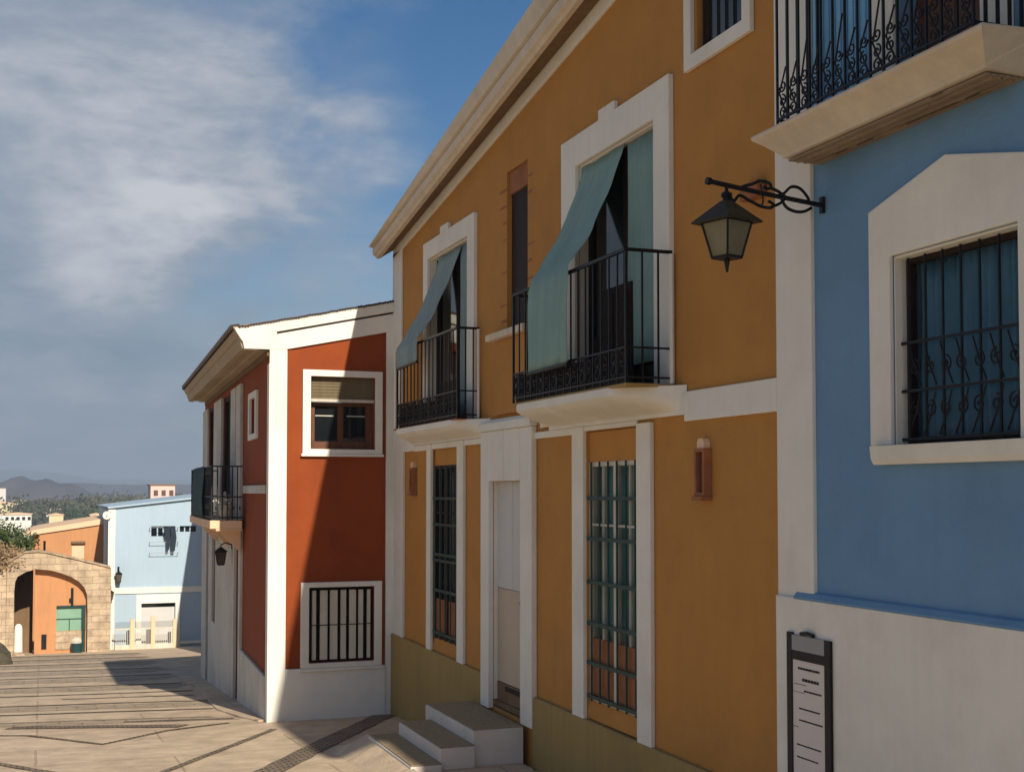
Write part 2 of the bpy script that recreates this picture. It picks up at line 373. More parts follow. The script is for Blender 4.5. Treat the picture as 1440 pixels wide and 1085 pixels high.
# raised kerb stones along the red house
mb = MB()
kp = [(3.0, 18.75), (2.86, 19.6), (2.72, 21.2), (2.85, 23.5), (3.05, 27), (3.15, 31)]
rows = []
for i, (x, y) in enumerate(kp):
    z = gz(y); rows.append([(x - .0, y, z - .1), (x, y, z + .025), (x + .14, y, z + .03), (x + 1.2, y, z + .03), (x + 1.2, y, z - .1)])
mb.loft(rows); o = mb.build('pavement_kerb', 'pavement', bevel=.01); o['kind'] = 'structure'

# ================================================================== YELLOW HOUSE
yh = thing('yellow_house', 'long ochre yellow house with white trim, two draped balconies and a raking cornice', 'house', (5, 13.2, -3.4))
def lz(L, y):  # cornice lines: (Y0, z0, z at 7.9)
    return L[1] + (L[2] - L[1]) * (y - L[0]) / (7.9 - L[0])
L0 = (18.16, 3.80, 5.68); Lg = (18.19, 3.75, 5.32); L2 = (18.12, 3.61, 5.11); L3 = (18.55, 3.70, 5.17); L4 = (18.03, 3.61, 4.97)
W2 = rect(9.82, 11.54, .88, 3.24); W1 = rect(14.98, 16.72, .88, 3.2)
G1 = rect(15.43, 16.58, -2.22, .56); G2 = rect(10.19, 11.36, -2.2, .58); DR = rect(13.05, 14.10, -2.5, .115)
NW = rect(12.98, 13.65, 1.83, 3.68); UW = rect(8.34, 9.11, 3.58, 4.5)
mb = MB(FY); mb.poly([(7.9, -3.6), (18.6, -4.2), (18.6, 3.68), (7.9, 5.1)], -.32, 0, [W2, W1, G1, G2, DR, NW, UW])
mb.build('wall', 'ochre', yh)
mb = MB(); mb.box(5.33, 12.6, 18.28, 18.6, -4.2, 3.7); mb.box(5.33, 12.6, 7.9, 8.2, -3.6, 5.1); mb.box(12.6, 12.9, 7.9, 18.6, -4, 5.1)
mb.build('rear_wall', 'ochre', yh)
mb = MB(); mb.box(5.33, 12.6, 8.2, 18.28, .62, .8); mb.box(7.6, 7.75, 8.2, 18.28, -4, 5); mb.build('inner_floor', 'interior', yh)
# roof slab, raking towards the blue house
mb = MB(); secs = []
for y in (18.5, 7.92):
    z0 = lz(L0, y); secs.append([(4.7, y, z0 - .06), (13.1, y, z0 - .06), (13.1, y, z0 + .05), (4.66, y, z0 + .015)])
mb.loft(secs)
mb.build('roof', 'tile', yh)
mb = MB(); ys = (18.66, 18.2, 16, 12, 7.92); secs = []
for y in ys:
    e = .0
    secs.append([(4.60, y, lz(L0, y)), (4.615, y, lz(L0, y) - .35 * (lz(L0, y) - lz(Lg, y))), (4.64, y, lz(Lg, y) + .02), (4.69, y, lz(Lg, y) + .01), (4.69, y, lz(Lg, y) - .02), (4.655, y, lz(Lg, y) - .03), (4.665, y, lz(L2, y) + .05), (4.70, y, lz(L2, y) + .03), (4.72, y, lz(L2, y)), (4.78, y, lz(L2, y)), (4.80, y, lz(L0, y) - .07)])
mb.loft(secs); mb.build('cornice', 'cream', yh, bevel=.006)
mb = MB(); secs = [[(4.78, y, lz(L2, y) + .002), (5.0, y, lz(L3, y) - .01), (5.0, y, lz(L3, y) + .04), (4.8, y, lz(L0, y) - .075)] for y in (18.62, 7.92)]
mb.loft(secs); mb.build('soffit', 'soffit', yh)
mb = MB(); secs = [[(4.965, y, lz(L4, y)), (4.965, y, lz(L3, y) - .012), (4.998, y, lz(L3, y) - .008), (4.998, y, lz(L4, y))] for y in (18.6, 7.92)]
mb.loft(secs); mb.build('trim_band', 'white', yh, bevel=.004)
# corner pilasters, belt, strips
mb = MB(FY); mb.box(18.12, 18.615, -2.14, 3.60, .002, .035); mb.build('corner_pilaster', 'white', yh, bevel=.006)
mb = MB(FY); mb.box(7.45, 7.9, -3, 5.0, -.01, .03); mb.build('pilaster', 'white', yh, bevel=.006)
each([(7.902, 9.31, .575, .82, .002, .03), (12.3, 14.5, .805, .84, .002, .03), (17.45, 18.118, .57, .86, .002, .032), (9.312, 12.298, .632, .81, .002, .03), (14.505, 17.448, .645, .81, .002, .03)], FY, 'belt_course', 'white', yh, .006)
each([(14.37, 15.14, .57, .64, .002, .03), (15.40, 16.56, .567, .64, .002, .03), (16.76, 17.449, .56, .64, .002, .03), (11.65, 12.70, .56, .63, .002, .03), (10.2, 11.37, .585, .63, .002, .03)], FY, 'trim_strip', 'white', yh, .004)
for i, (a, b, z0, z1) in enumerate(((16.56, 16.76, -2.16, .64), (15.14, 15.40, -2.22, .64), (11.37, 11.65, -2.22, .63), (9.91, 10.19, -2.22, .6), (17.98, 18.118, -2.15, .57))):
    mb = MB(FY); mb.box(a, b, z0, z1, .002, .045); mb.build('window_strip', 'white', yh, bevel=.006)
# dado
mb = MB(FY)
mb.loft([[(y, -4.3, .001), (y, z, .001), (y, z, .045), (y, z - .02, .06), (y, -4.3, .06)] for y, z in ((14.385, -2.17), (18.66, -2.13))])
mb.loft([[(y, -4.3, .001), (y, z, .001), (y, z, .045), (y, z - .02, .06), (y, -4.3, .06)] for y, z in ((7.9, -2.22), (12.69, -2.2))])
mb.build('dado', 'ochre_dado', yh)
# balcony slabs with a curved cove below
def slab(y0, y1, pr, z1, z0, zb, par, name='balcony_slab'):
    mb = MB(FY); secs = []
    prof = [(0, z1), (pr, z1), (pr, z1 - .07), (pr - .03, z1 - .09)] + [((pr - .035) * (1 - (a / 6) ** 1.15), z1 - .10 - (z1 - .10 - zb) * (a / 6) ** .95) for a in range(1, 7)]
    L = .55; st_ = [(y0 - L + L * i / 8, .5 - .5 * math.cos(math.pi * i / 8)) for i in range(9)] + [(y1 + L * i / 8, .5 + .5 * math.cos(math.pi * i / 8)) for i in range(9)]
    for y, k in st_: secs.append([(y, z, .034 * min(1, k * 8 + .2) + w * k) for (w, z) in prof])
    mb.loft(secs); o = mb.build(name, 'white', par, smooth=True)
    e = o.modifiers.new('edge', 'EDGE_SPLIT'); e.split_angle = R(35); return o
s1 = slab(14.75, 17.2, .31, .865, .80, .67, yh); s1['label'] = 'curved white slab of the farther balcony'
s2 = slab(9.85, 12.05, .44, .88, .80, .67, yh); s2['label'] = 'curved white slab of the nearer balcony'
mb = MB(FY); mb.box(9.5, 12.26, .872, .90, .0, .47); mb.build('balcony_floor', 'ochre_dado', yh, bevel=.006)
mb = MB(FY); mb.box(14.5, 17.42, .858, .875, .0, .34); mb.build('balcony_floor', 'terracotta', yh, bevel=.006)
def railing(y0, y1, w, z0, z1, par, nb, dense=.3, seed=1, wall0=0.02):
    mb = MB(FY)
    q = .016
    for z in (z1, z0 + .05, z0 + dense):
        h = .014 if z == z1 else .008
        mb.box(y0, y1, z - h, z + h, w - q, w + q if z == z1 else w + .008)
        for y in (y0, y1): mb.box(y - .01, y + .01, z - h, z + h, wall0, w - q)
    for i in range(nb + 1):
        y = y0 + (y1 - y0) * i / nb; r = .011 if i in (0, nb) else .0065
        mb.box(y - r, y + r, z0, z1 - .014, w - r, w + r)
    for y in (y0, y1):
        k = 3
        for i in range(1, k): ww = w * i / k; mb.box(y - .007, y + .007, z0, z1 - .014, ww - .007, ww + .007)
    rnd = random.Random(seed)
    step = (y1 - y0) / nb
    for i in range(nb):
        yc = y0 + step * (i + .5)
        for zc in (z0 + .05 + (dense - .05) * .3, z0 + .05 + (dense - .05) * .72):
            scroll(mb, yc, zc, w, min(step, .16) * .46, 1.2, 1 if i % 2 else -1, .008, math.pi / 2)
        mb.tube([(yc, z0 + .05, w), (yc + step * .3, z0 + dense * .6, w), (yc, z0 + dense, w)], .007, 5)
    return mb.build('railing', 'iron', par)
railing(9.53, 12.22, .45, .90, 2.02, s2, 16, .30)
railing(14.57, 17.34, .30, .875, 1.98, s1, 16, .34, 2)
for (y, w, z, par) in ((9.50, .02, 2.0, s2), (14.55, .02, 1.97, s1), (17.37, .3, 1.97, s1)):
    mb = MB(FY); mb.tube([(y, .9 if par is s2 else .88, w + .02), (y, z, w + .02)], .018, 8); mb.build('white_post', 'white', par)
# low dark solid sheet added behind the railing feet
for (a, b, w, z, par) in ((9.56, 12.2, .43, .905, s2), (14.62, 17.32, .28, .88, s1)):
    mb = MB(FY); mb.box(a, b, z, z + .27, w - .006, w); mb.build('dark_sheet', 'wood', par)
# balcony window surrounds with stepped keystone
def surround(y0, y1, z1, yi0, yi1, zi1, z0, yk, par, name='window_surround'):
    mb = MB(FY)
    o = [(y0, z0), (y0, z1), (yk - .18, z1), (yk - .18, z1 + .09), (yk + .18, z1 + .09), (yk + .18, z1), (y1, z1), (y1, z0), (yi1, z0), (yi1, zi1), (yi0, zi1), (yi0, z0)]
    mb.poly(o, .002, .05); return mb.build(name, 'white', par, bevel=.008)
surround(9.52, 11.9, 3.55, 9.82, 11.54, 3.24, .9, 10.8, yh)
surround(14.7, 16.93, 3.44, 14.98, 16.72, 3.2, .88, 15.95, yh)
def balcony_door(y0, y1, z0, z1, par, split):
    mb = MB(FY); ring(mb, y0, y1, z0, z1, .07, -.16, -.09); mb.box(split - .04, split + .04, z0 + .07, z1 - .07, -.15, -.09)
    mb.box(y0 + .07, y1 - .07, z0 + .07, z0 + .6, -.14, -.11)
    d = mb.build('balcony_door', 'wood', par, bevel=.006)
    for a, b in ((y0 + .07, split - .04), (split + .04, y1 - .07)):
        mb = MB(FY); mb.box(a, b, z0 + .6, z1 - .07, -.135, -.125); mb.build('pane', 'glass_dark', d)
balcony_door(9.82, 11.54, .9, 3.24, yh, 10.68)
for a, b, z in ((9.82, 11.54, 3.24), (14.98, 16.72, 3.2)):
    mb = MB(FY); mb.box(a + .001, a + .015, .91, z - .001, -.09, .0); mb.box(b - .015, b - .001, .91, z - .001, -.09, .0); mb.box(a + .016, b - .016, z - .016, z - .001, -.09, .0); mb.build('reveal_lining', 'white', yh)
balcony_door(14.98, 16.72, .88, 3.2, yh, 15.8)
mb = MB(FY); mb.box(10.42, 11.12, .91, 1.92, -.05, -.02); mb.box(10.46, 10.75, .98, 1.86, -.02, -.01); mb.box(10.79, 11.08, .98, 1.86, -.02, -.01); mb.build('half_door', 'wood', yh, bevel=.005)
# canvas blinds: one thrown over the rail, one hanging straight
def blind_over(ya, yb, ztop, yra, yrb, zr, zb, w, par, m, lab):
    mb = MB(FY); rows = []
    N = 14
    for i in range(N + 1):
        t = i / N; row = []
        for k in range(25):
            q = k / 24
            yt = ya + (yb - ya) * q; yr = yra + (yrb - yra) * q
            sag = math.sin(t * math.pi) * .22
            y = yt + (yr - yt) * t
            ww = -.03 + (w + .03) * (t ** 1.15); z = ztop + (zr - ztop) * t - sag * (.55 + .25 * (1 - q)) * .6
            row.append((y + .012 * noise.noise((t * 3, q * 4, 1)), z, ww + .03 * noise.noise((t * 3.5, q * 4, 7)) + .010 * math.sin(q * 19 + 2 * t)))
        rows.append(row)
    for i in range(1, 9):
        t = i / 8; row = []
        for k in range(25):
            q = k / 24; yr = yra + (yrb - yra) * q
            row.append((yr + .02 * t, zr + .0 + (zb[0] + (zb[1] - zb[0]) * q - zr) * t, w + .012 + .02 * math.sin(t * 2.5) + .02 * noise.noise((t * 2, q * 5, 3)) + .010 * math.sin(q * 19 + 2 + t)))
        rows.append(row)
    mb.sheet(rows); o = mb.build('canvas_blind', m, par, smooth=True, thick=.006, label=lab)
    mbb = MB(FY); mbb.tube([(yra, zb[0] - .01, w + .03), (yrb, zb[1] - .01, w + .03)], .018, 8); mbb.build('bottom_bar', 'iron', o)
    return o
blind_over(11.54, 10.55, 3.22, 11.60, 10.62, 2.07, (1.16, 1.17), .49, yh, 'teal', 'pale teal canvas blind thrown over the railing of the nearer balcony')
blind_over(16.42, 15.42, 3.16, 17.10, 16.1, 2.03, (1.70, 1.72), .34, yh, 'teal_grey', 'grey green canvas blind slung sideways over the farther railing')
def hanging(ya, yb, z1, z0, w, par, m, lab=None, amp=.012, n=None, name='hanging_blind'):
    mb = MB(FY); rows = []; n = n or 40
    for i in range(9):
        t = i / 8; rows.append([(ya + (yb - ya) * k / n, z1 + (z0 - z1) * t, w + amp * math.sin(k * 1.9 + .6 * math.sin(t * 3)) + amp * .5 * noise.noise((k * .4, t * 2, 2))) for k in range(n + 1)])
    mb.sheet(rows); return mb.build(name, m, par, smooth=True, thick=.004, label=lab)
hanging(10.52, 9.83, 3.2, 1.15, -.05, yh, 'teal', 'pale teal striped blind hanging straight in the opening')
hanging(15.52, 14.99, 3.17, .95, -.05, yh, 'teal_grey')
# narrow upper window with rough brick edges
mb = MB(FY); mb.box(12.99, 13.64, 3.42, 3.67, -.15, -.03); mb.build('lintel', 'terracotta', yh)
mb = MB(FY); mb.box(12.985, 13.645, 1.835, 3.42, -.10, -.06); mb.build('narrow_window_pane', 'wood', yh)
mb = MB(FY); mb.box(12.8, 14.02, 1.745, 1.825, .0, .14); mb.build('window_sill', 'cream', yh, bevel=.01)
mb = MB(FY); mb.box(12.86, 13.98, .88, 1.743, .001, .055); mb.build('apron_panel', 'ochre', yh, bevel=.008)
rb = random.Random(5)
for i in range(9):
    z = 1.95 + i * .19
    for y, s in ((13.66, 1), (12.97, -1)):
        if rb.random() < .75:
            L_ = rb.uniform(.08, .22); a, b = sorted((y, y + s * L_)); mb = MB(FY); mb.box(a, b, z, z + rb.uniform(.015, .035), -.003, .0035); mb.build('exposed_brick_edge', 'terracotta', yh)
# small upper window, top of the frame
mb = MB(FY); ring(mb, 8.21, 9.26, 3.47, 4.62, .12, .002, .045); f = mb.build('window_surround', 'white', yh, bevel=.006)
mb = MB(FY); mb.box(8.34, 9.11, 3.58, 4.5, -.08, -.06); mb.build('upper_window_pane', 'glass_dark', yh)
mb = MB(FY)
for i in range(6): y = 8.34 + .77 * (i + .5) / 6; mb.tube([(y, 3.58, -.03), (y, 4.5, -.03)], .008)
mb.build('window_bars', 'iron', yh)
# ground-floor grilled windows
def gwin(y0, y1, z0, z1, zs, par, cur, hb, nv, wood_top, dark=False):
    mb = MB(FY); mb.box(y0, y1, z1, .575, -.3, -.02); mb.build('window_head', 'ochre', par, bevel=.006)
    mb = MB(FY); ring(mb, y0, y1, zs, z1, .045, -.09, -.02)
    mid = (y0 + y1) / 2
    mb.box(mid - .03, mid + .03, zs + .045, z1 - .045, -.08, -.02)
    for k in (.33, .66):
        z = z1 - .045 - (z1 - wood_top) * k; mb.box(y0 + .045, mid - .03, z - .012, z + .012, -.075, -.03); mb.box(mid + .03, y1 - .045, z - .012, z + .012, -.075, -.03)
    for q in (.25, .75):
        yy = y0 + (y1 - y0) * q; mb.box(yy - .012, yy + .012, wood_top, z1 - .045, -.0745, -.031)
    fr = mb.build('window_frame', 'wood' if dark else 'slat', par, bevel=.004)
    mb = MB(FY); mb.box(y0 + .045, y1 - .045, wood_top, z1 - .045, -.052, -.048); mb.build('pane', 'glass_clear', fr)
    mb = MB(FY); mb.box(y0 + .045, mid - .03, zs + .045, wood_top, -.075, -.035); mb.box(mid + .03, y1 - .045, zs + .045, wood_top, -.075, -.035)
    mb.build('lower_panel', 'terracotta', fr, bevel=.006)
    c = hanging(y0 + .03, y1 - .03, z1 - .03, wood_top - .02, -.13, fr, cur, amp=.025, n=46, name='curtain')
    mb = MB(FY); mb.hull([(y0, zs - .09, .0), (y1, zs - .09, .0), (y1, zs, -.02), (y0, zs, -.02), (y0, zs - .2, 0), (y1, zs - .2, 0), (y1, zs - .2, -.3), (y0, zs - .2, -.3), (y0, zs, -.3), (y1, zs, -.3)],
                      [(0, 1, 2, 3), (4, 5, 1, 0), (4, 7, 6, 5), (3, 2, 9, 8), (7, 8, 9, 6), (0, 3, 8, 7, 4), (1, 5, 6, 9, 2)])
    mb.build('window_sill', 'ochre', par)
    mb = MB(FY)
    for z in hb: mb.box(y0, y1, z - .018, z + .018, -.005, .01)
    for i in range(nv):
        y = y0 + (y1 - y0) * (i + .5) / nv; mb.tube([(y, zs + .0, 0.003), (y, z1 - .0, 0.003)], .0105, 6)
    mb.build('window_grille', 'irongreen', par)
gwin(10.19, 11.36, 0, .28, -2.02, yh, 'curtain', (-.07, -.46, -.88, -1.28, -1.66, -1.98), 6, -1.42)
gwin(15.43, 16.58, 0, .34, -1.98, yh, 'teal_grey', (-.1, -.45, -.85, -.93, -1.33, -1.9), 5, -1.45, dark=True)
# entrance door
mb = MB(FY); mb.box(14.10, 14.385, -2.54, .70, .002, .07); mb.box(12.70, 13.05, -2.54, .70, .002, .07); mb.box(13.052, 13.565, .115, .70, .002, .075); mb.box(13.572, 14.098, .115, .70, .002, .075)
mb.box(12.68, 14.40, .702, .80, .002, .10)
mb.build('door_surround', 'white', yh, bevel=.01)
mb = MB(FY); mb.box(13.05, 14.10, -1.13, .115, -.10, -.05); mb.box(13.055, 13.575, -1.12, .11, -.05, -.046); mb.box(13.585, 14.095, -1.12, .11, -.05, -.046); d = mb.build('door', 'greydoor', yh, bevel=.005)
mb = MB(FY); mb.box(13.05, 14.10, -2.22, -1.135, -.10, -.05); mb.build('lower_door_panel', 'beigedoor', d, bevel=.005)
mb = MB(FY); mb.box(13.05, 14.10, -2.5, -2.225, -.2, -.04); mb.box(13.05, 14.1, -2.52, -2.44, -.039, .0); mb.build('threshold', 'soffit', yh, bevel=.008)
mb = MB(FY); mb.box(14.085, 14.098, -2.43, .113, -.048, .0); mb.build('reveal_lining', 'white', yh)
mb = MB(FY); mb.box(13.3, 13.8, -2.30, -2.245, -.038, -.03); mb.build('letter_slot', 'wood', d)
mb = MB(FY); mb.tube([(13.16, -1.25, -.05), (13.16, -1.25, -.01), (13.27, -1.25, -.008)], .012, 6); mb.build('handle', 'metal', d)

# entrance steps
st = thing('entrance_steps', 'shallow white steps topped with brown and olive mats below the white framed door', 'steps', (4.3, 13.6, -3.0))
for (x0, x1, y0, y1, z) in ((4.35, 4.93, 12.93, 14.72, -2.56), (3.96, 4.352, 12.86, 14.5, -2.71), (3.62, 3.962, 12.78, 14.6, -2.86)):
    mb = MB(); mb.hull([(x0, y0, gz(y0) - .3), (4.93, y0, gz(y0) - .3), (4.93, y1, gz(y1) - .3), (x0, y1, gz(y1) - .3), (x0, y0, z - .012), (4.93, y0, z - .012), (4.93, y1, z - .012), (x0, y1, z - .012)],
                       [(0, 1, 2, 3), (4, 5, 6, 7), (0, 1, 5, 4), (1, 2, 6, 5), (2, 3, 7, 6), (3, 0, 4, 7)]) if False else None
    mb = MB(); mb.box(x0, x1, y0, y1, -3.5, z); stp = mb.build('step', 'stepstone', st, bevel=.012)
    mb = MB(); mb.box(x0 + .012, x1 - .003, y0 + .012, y1 - .02, z + .001, z + .014); mb.build('tread_mat', 'carpet', stp, bevel=.004)
mb = MB(); mb.box(3.3, 4.9, 12.55, 12.9, -3.4, gz(12.7) + .035); mb.build('base_slab', 'pavement', st, bevel=.01)

mb = MB(); mb.sheet([[(3.65, y, -2.874 if y < 15 else gz(y) - .01), (3.5, y, (-2.872 * .6 + gz(y) * .4) if y < 15 else gz(y) - .01), (3.3, y, gz(y) + .006), (3.2, y, gz(y) - .03)] for y in (12.6, 12.9, 13.4, 14.0, 14.6, 14.8, 15.3)])
o = mb.build('pavement_ramp', 'pavement', smooth=True); o['kind'] = 'structure'
mb = MB(); mb.sheet([[(x, y, z) for x in (3.64, 4.3, 4.97)] for y, z in ((14.58, -2.875), (14.9, -2.95), (15.5, gz(15.5) - .01))])
o = mb.build('pavement_ramp', 'pavement', smooth=True); o['kind'] = 'structure'
# niche-like wall lamps
def wall_light(yc, z0, z1, wd, lab):
    t = thing('wall_light', lab, 'wall light', (5, yc, z0), 'terracotta wall lights on the yellow house')
    mb = MB(FY); ring(mb, yc - wd, yc + wd, z0 + .05, z1 - .08, .028, .0, .075); mb.build('housing', 'terracotta', t, bevel=.004)
    mb = MB(FY); mb.box(yc - wd + .03, yc + wd - .03, z0 + .08, z1 - .11, .0, .04); mb.build('diffuser', 'brownwood', t, bevel=.004)
    mb = MB(FY); mb.box(yc - wd * 1.05, yc + wd * 1.05, z0 + .012, z0 + .05, .0, .10); mb.build('ledge', 'terracotta', t, bevel=.006)
    mb = MB(FY); mb.loft([[(yc + wd * .7 * s * k, z, w) for s, w in ((-1, .001), (-1, .06), (1, .06), (1, .001))] for z, k in ((z1 - .078, 1), (z1 - .03, 1), (z1, .6))]); mb.build('cap', 'salmon', t)
    return t
wall_light(8.98, -.09, .42, .08, 'terracotta wall light on the broad ochre panel nearest the white pilaster')
t2 = wall_light(17.44, -.08, .41, .075, 'brown wall light on the narrow ochre panel by the far corner')
# small rusty junction box above the lantern arm
mb = MB(FY); mb.box(8.05, 8.3, 2.18, 2.30, .001, .09); tag(mb.build('junction_box', 'terracotta', None, bevel=.006), 'small rusty brown box on the yellow wall just above the lantern arm', 'junction box')

# ================================================================== BLUE HOUSE
bh = thing('blue_house', 'deep blue house with white dado, grilled window and balcony at the right edge', 'house', (5, 4, -2.5))
BW = rect(5.47, 6.58, .27, 1.47); BD = rect(5.72, 6.5, 2.42, 4.6)
mb = MB(FY); mb.poly([(-2.5, -2.6), (7.449, -3.4), (7.449, 5.2), (-2.5, 6.6)], -.3, 0, [BW, BD]); mb.build('wall', 'blue', bh)
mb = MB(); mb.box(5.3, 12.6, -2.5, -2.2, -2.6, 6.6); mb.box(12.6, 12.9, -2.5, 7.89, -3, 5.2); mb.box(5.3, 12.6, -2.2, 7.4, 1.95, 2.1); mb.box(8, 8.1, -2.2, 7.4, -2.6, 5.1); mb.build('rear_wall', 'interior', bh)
mb = MB(); mb.loft([[(4.6, y, lz(L0, y) - .3), (12.9, y, lz(L0, y) - .3), (12.9, y, lz(L0, y) + .02), (4.6, y, lz(L0, y))] for y in (7.90, -2.6)]); mb.build('roof', 'cream', bh)
# dado with sloping blue ledge
mb = MB(FY); mb.box(-2.5, 7.895, -3.3, -.752, .032, .052); mb.build('dado', 'white', bh, bevel=.004)
mb = MB(FY); mb.loft([[(y, -.75, .002), (y, -.75, .056), (y, -.738, .056), (y, -.705, .03), (y, -.695, .002)] for y in (-2.5, 7.66)]); mb.build('dado_ledge', 'blue', bh)
mb = MB(FY); mb.box(7.662, 7.895, -.752, -.745, .032, .052); mb.build('dado_cap', 'white', bh)
# window
mb = MB(FY); mb.poly([(6.79, .285), (6.79, 1.79), (6.05, 1.985), (5.20, 1.79), (5.20, .285), (5.468, .285), (5.468, 1.472), (6.582, 1.472), (6.582, .285)], .002, .035); mb.build('window_surround', 'white', bh, bevel=.008)
mb = MB(FY); mb.loft([[(y, .165, .002), (y, .165, .06), (y, .20, .08), (y, .245, .085), (y, .283, .09), (y, .283, .002)] for y in (5.2, 6.73)]); mb.build('window_sill', 'white', bh, bevel=.003)
mb = MB(FY); ring(mb, 5.47, 6.58, .27, 1.47, .05, -.14, -.085); f = mb.build('window_frame', 'wood', bh, bevel=.004)
mb = MB(FY); mb.box(5.52, 6.53, .32, 1.42, -.115, -.11); mb.build('pane', 'glass_clear', f)
hanging(6.53, 5.52, 1.43, .3, -.18, f, 'bluecurtain', amp=.03, n=50, name='curtain')
mb = MB(FY)
for z in (.32, .62, .92): mb.box(5.47, 6.58, z - .009, z + .009, -.055, -.04)
for i in range(7): y = 5.54 + .96 * i / 6; mb.tube([(y, .27, -.048), (y, 1.45, -.048)], .009, 6)
for i in range(7):
    yc = 5.52 + 1.0 * (i + .5) / 7
    scroll(mb, yc, .50, -.048, .052, 1.3, 1 if i % 2 else -1, .006, math.pi / 2); scroll(mb, yc, .76, -.048, .052, 1.3, -1 if i % 2 else 1, .006, math.pi / 2)
    mb.tube([(yc - .06, .64, -.048), (yc - .01, .74, -.048), (yc + .05, .90, -.048)], .006, 5); mb.tube([(yc + .06, .34, -.048), (yc, .46, -.048), (yc - .05, .6, -.048)], .006, 5)
mb.build('window_grille', 'iron', bh)
mb = MB(FY); mb.poly(rect(5.471, 6.579, .271, 1.469), -.085, -.001, [rect(5.481, 6.57, .281, 1.455)]); mb.build('reveal_lining', 'white', bh)
# balcony
mb = MB()
def bsec(y, e):
    return [(5.0, y, 2.255), (4.71, y, 2.265), (4.70, y, 2.285), (4.62, y - 0, 2.36), (4.56, y, 2.405), (4.55, y, 2.425), (4.56, y, 2.44), (5.0, y, 2.45)]
secs = []
a = bsec(0, 0)
def flare(p, s, yb):
    k = (4.71 - min(p[0], 4.71)) / .16 if p[0] < 4.9 else (0 if p[2] < 2.3 else 1)
    return (p[0], yb + s * .16 * k, p[2])
mb.loft([[flare(p, 1, 7.38) for p in a], [flare(p, 0, 6.4) for p in a], [flare(p, -1, 5.40) for p in a]])
bs = mb.build('balcony_slab', 'cream', bh, bevel=.003)
mb = MB(); mb.box(4.74, 4.995, 5.43, 7.36, 2.243, 2.253)
for x in (4.80, 4.86, 4.93): mb.box(x - .008, x + .008, 5.45, 7.34, 2.232, 2.243)
mb.build('slab_underside', 'boards', bs)
mb = MB(FY); z0, z1 = 2.455, 3.5; n = 15
for z in (z0 + .03, z1): mb.box(5.36, 7.27, z - .008, z + .008, .392, .408); [mb.box(y - .008, y + .008, z - .008, z + .008, .0, .392) for y in (5.36, 7.27)]
for i in range(n + 1):
    y = 5.36 + 1.91 * i / n; mb.box(y - .007, y + .007, z0, z1, .393, .407)
    if i < n:
        yc = y + 1.91 / n / 2
        for k, zz in enumerate((2.52, 2.60, 2.70)): scroll(mb, yc, zz, .40, .042, 1.25, 1 if (i + k) % 2 else -1, .0065, math.pi / 2 * k)
        mb.tube([(yc - .045, 2.5, .4), (yc + .04, 2.66, .4), (yc - .04, 2.82 if i % 3 else 2.95, .4)], .0065, 5)
for i in range(1, 5):
    w = .4 * i / 5
    for y in (5.36, 7.27): mb.box(y - .008, y + .008, z0, z1, w - .008, w + .008)
mb.build('railing', 'iron', bs)
mb = MB(FY); mb.box(6.5, 6.72, 2.46, 4.8, .002, .05); mb.box(5.5, 5.72, 2.46, 4.8, .002, .05); mb.box(5.72, 6.5, 4.6, 4.8, .002, .05); mb.build('door_surround', 'white', bh, bevel=.006)
mb = MB(FY); mb.box(5.72, 6.5, 2.455, 4.6, -.2, -.14); mb.box(5.8, 6.08, 2.6, 4.5, -.14, -.125); mb.box(6.14, 6.42, 2.6, 4.5, -.14, -.125); mb.build('balcony_door', 'brownwood', bh, bevel=.006)
# striped blue sheet drying / shutter beside the door
mb = MB(FY); mb.box(6.76, 7.40, 2.46, 4.7, .003, .03)
for i in range(9): y = 6.79 + i * .068; mb.box(y, y + .045, 2.5, 4.66, .03, .042)
mb.build('shutter', mat('blue_shutter_paint', (.22, .50, .74), rough=.5, var=.15, streak=.3), bh, bevel=.003)

# menu board
t = thing('menu_board', 'black framed board with a printed sheet on the white wall below the blue ledge', 'menu board', (4.9, 7.465, -2.4))
mb = MB(FY); wf = .054
mb.box(7.660, 7.725, -2.4, -.985, wf, wf + .022); mb.box(7.200, 7.270, -2.4, -1.0, wf, wf + .022); mb.box(7.270, 7.660, -1.17, -1.105, wf, wf + .02); mb.box(7.270, 7.660, -2.00, -1.955, wf, wf + .02)
mb.build('frame', 'iron', t, bevel=.004)
mb = MB(FY); mb.box(7.270, 7.660, -1.105, -1.0, wf, wf + .02); mb.build('header', 'metal', t)
mb = MB(FY); mb.tube([(7.545, -.985, wf + .02), (7.465, -.975, wf + .02), (7.395, -.985, wf + .02)], .014, 6); mb.build('clip', 'iron', t)
mb = MB(FY); mb.box(7.270, 7.660, -1.955, -1.17, wf, wf + .012); pp = mb.build('sheet', 'paper', t)
mb = MB(FY); mb.box(7.270, 7.660, -2.4, -2.0, wf, wf + .012); mb.build('lower_sheet', 'paper', t)
mb = MB(FY); rb = random.Random(3)
def words(z, a, b, h):
    y = a
    while y > b:
        w = min(rb.uniform(.018, .04), y - b + .01)
        mb.box(y - w, y, z - h / 2, z + h / 2, wf + .0125, wf + .0135); y -= w + .004
for z, a, b, h in ((-1.225, 7.595, 7.345, .016), (-1.30, 7.545, 7.355, .020), (-1.335, 7.645, 7.505, .004), (-1.375, 7.525, 7.325, .012), (-1.39, 7.655, 7.525, .003), (-1.50, 7.585, 7.345, .011), (-1.58, 7.585, 7.305, .011), (-1.63, 7.655, 7.605, .004), (-1.75, 7.615, 7.335, .010), (-1.835, 7.615, 7.365, .010), (-2.08, 7.605, 7.345, .01), (-2.15, 7.605, 7.345, .01)): words(z, a, b, h)
mb.build('lettering', 'ink', pp)

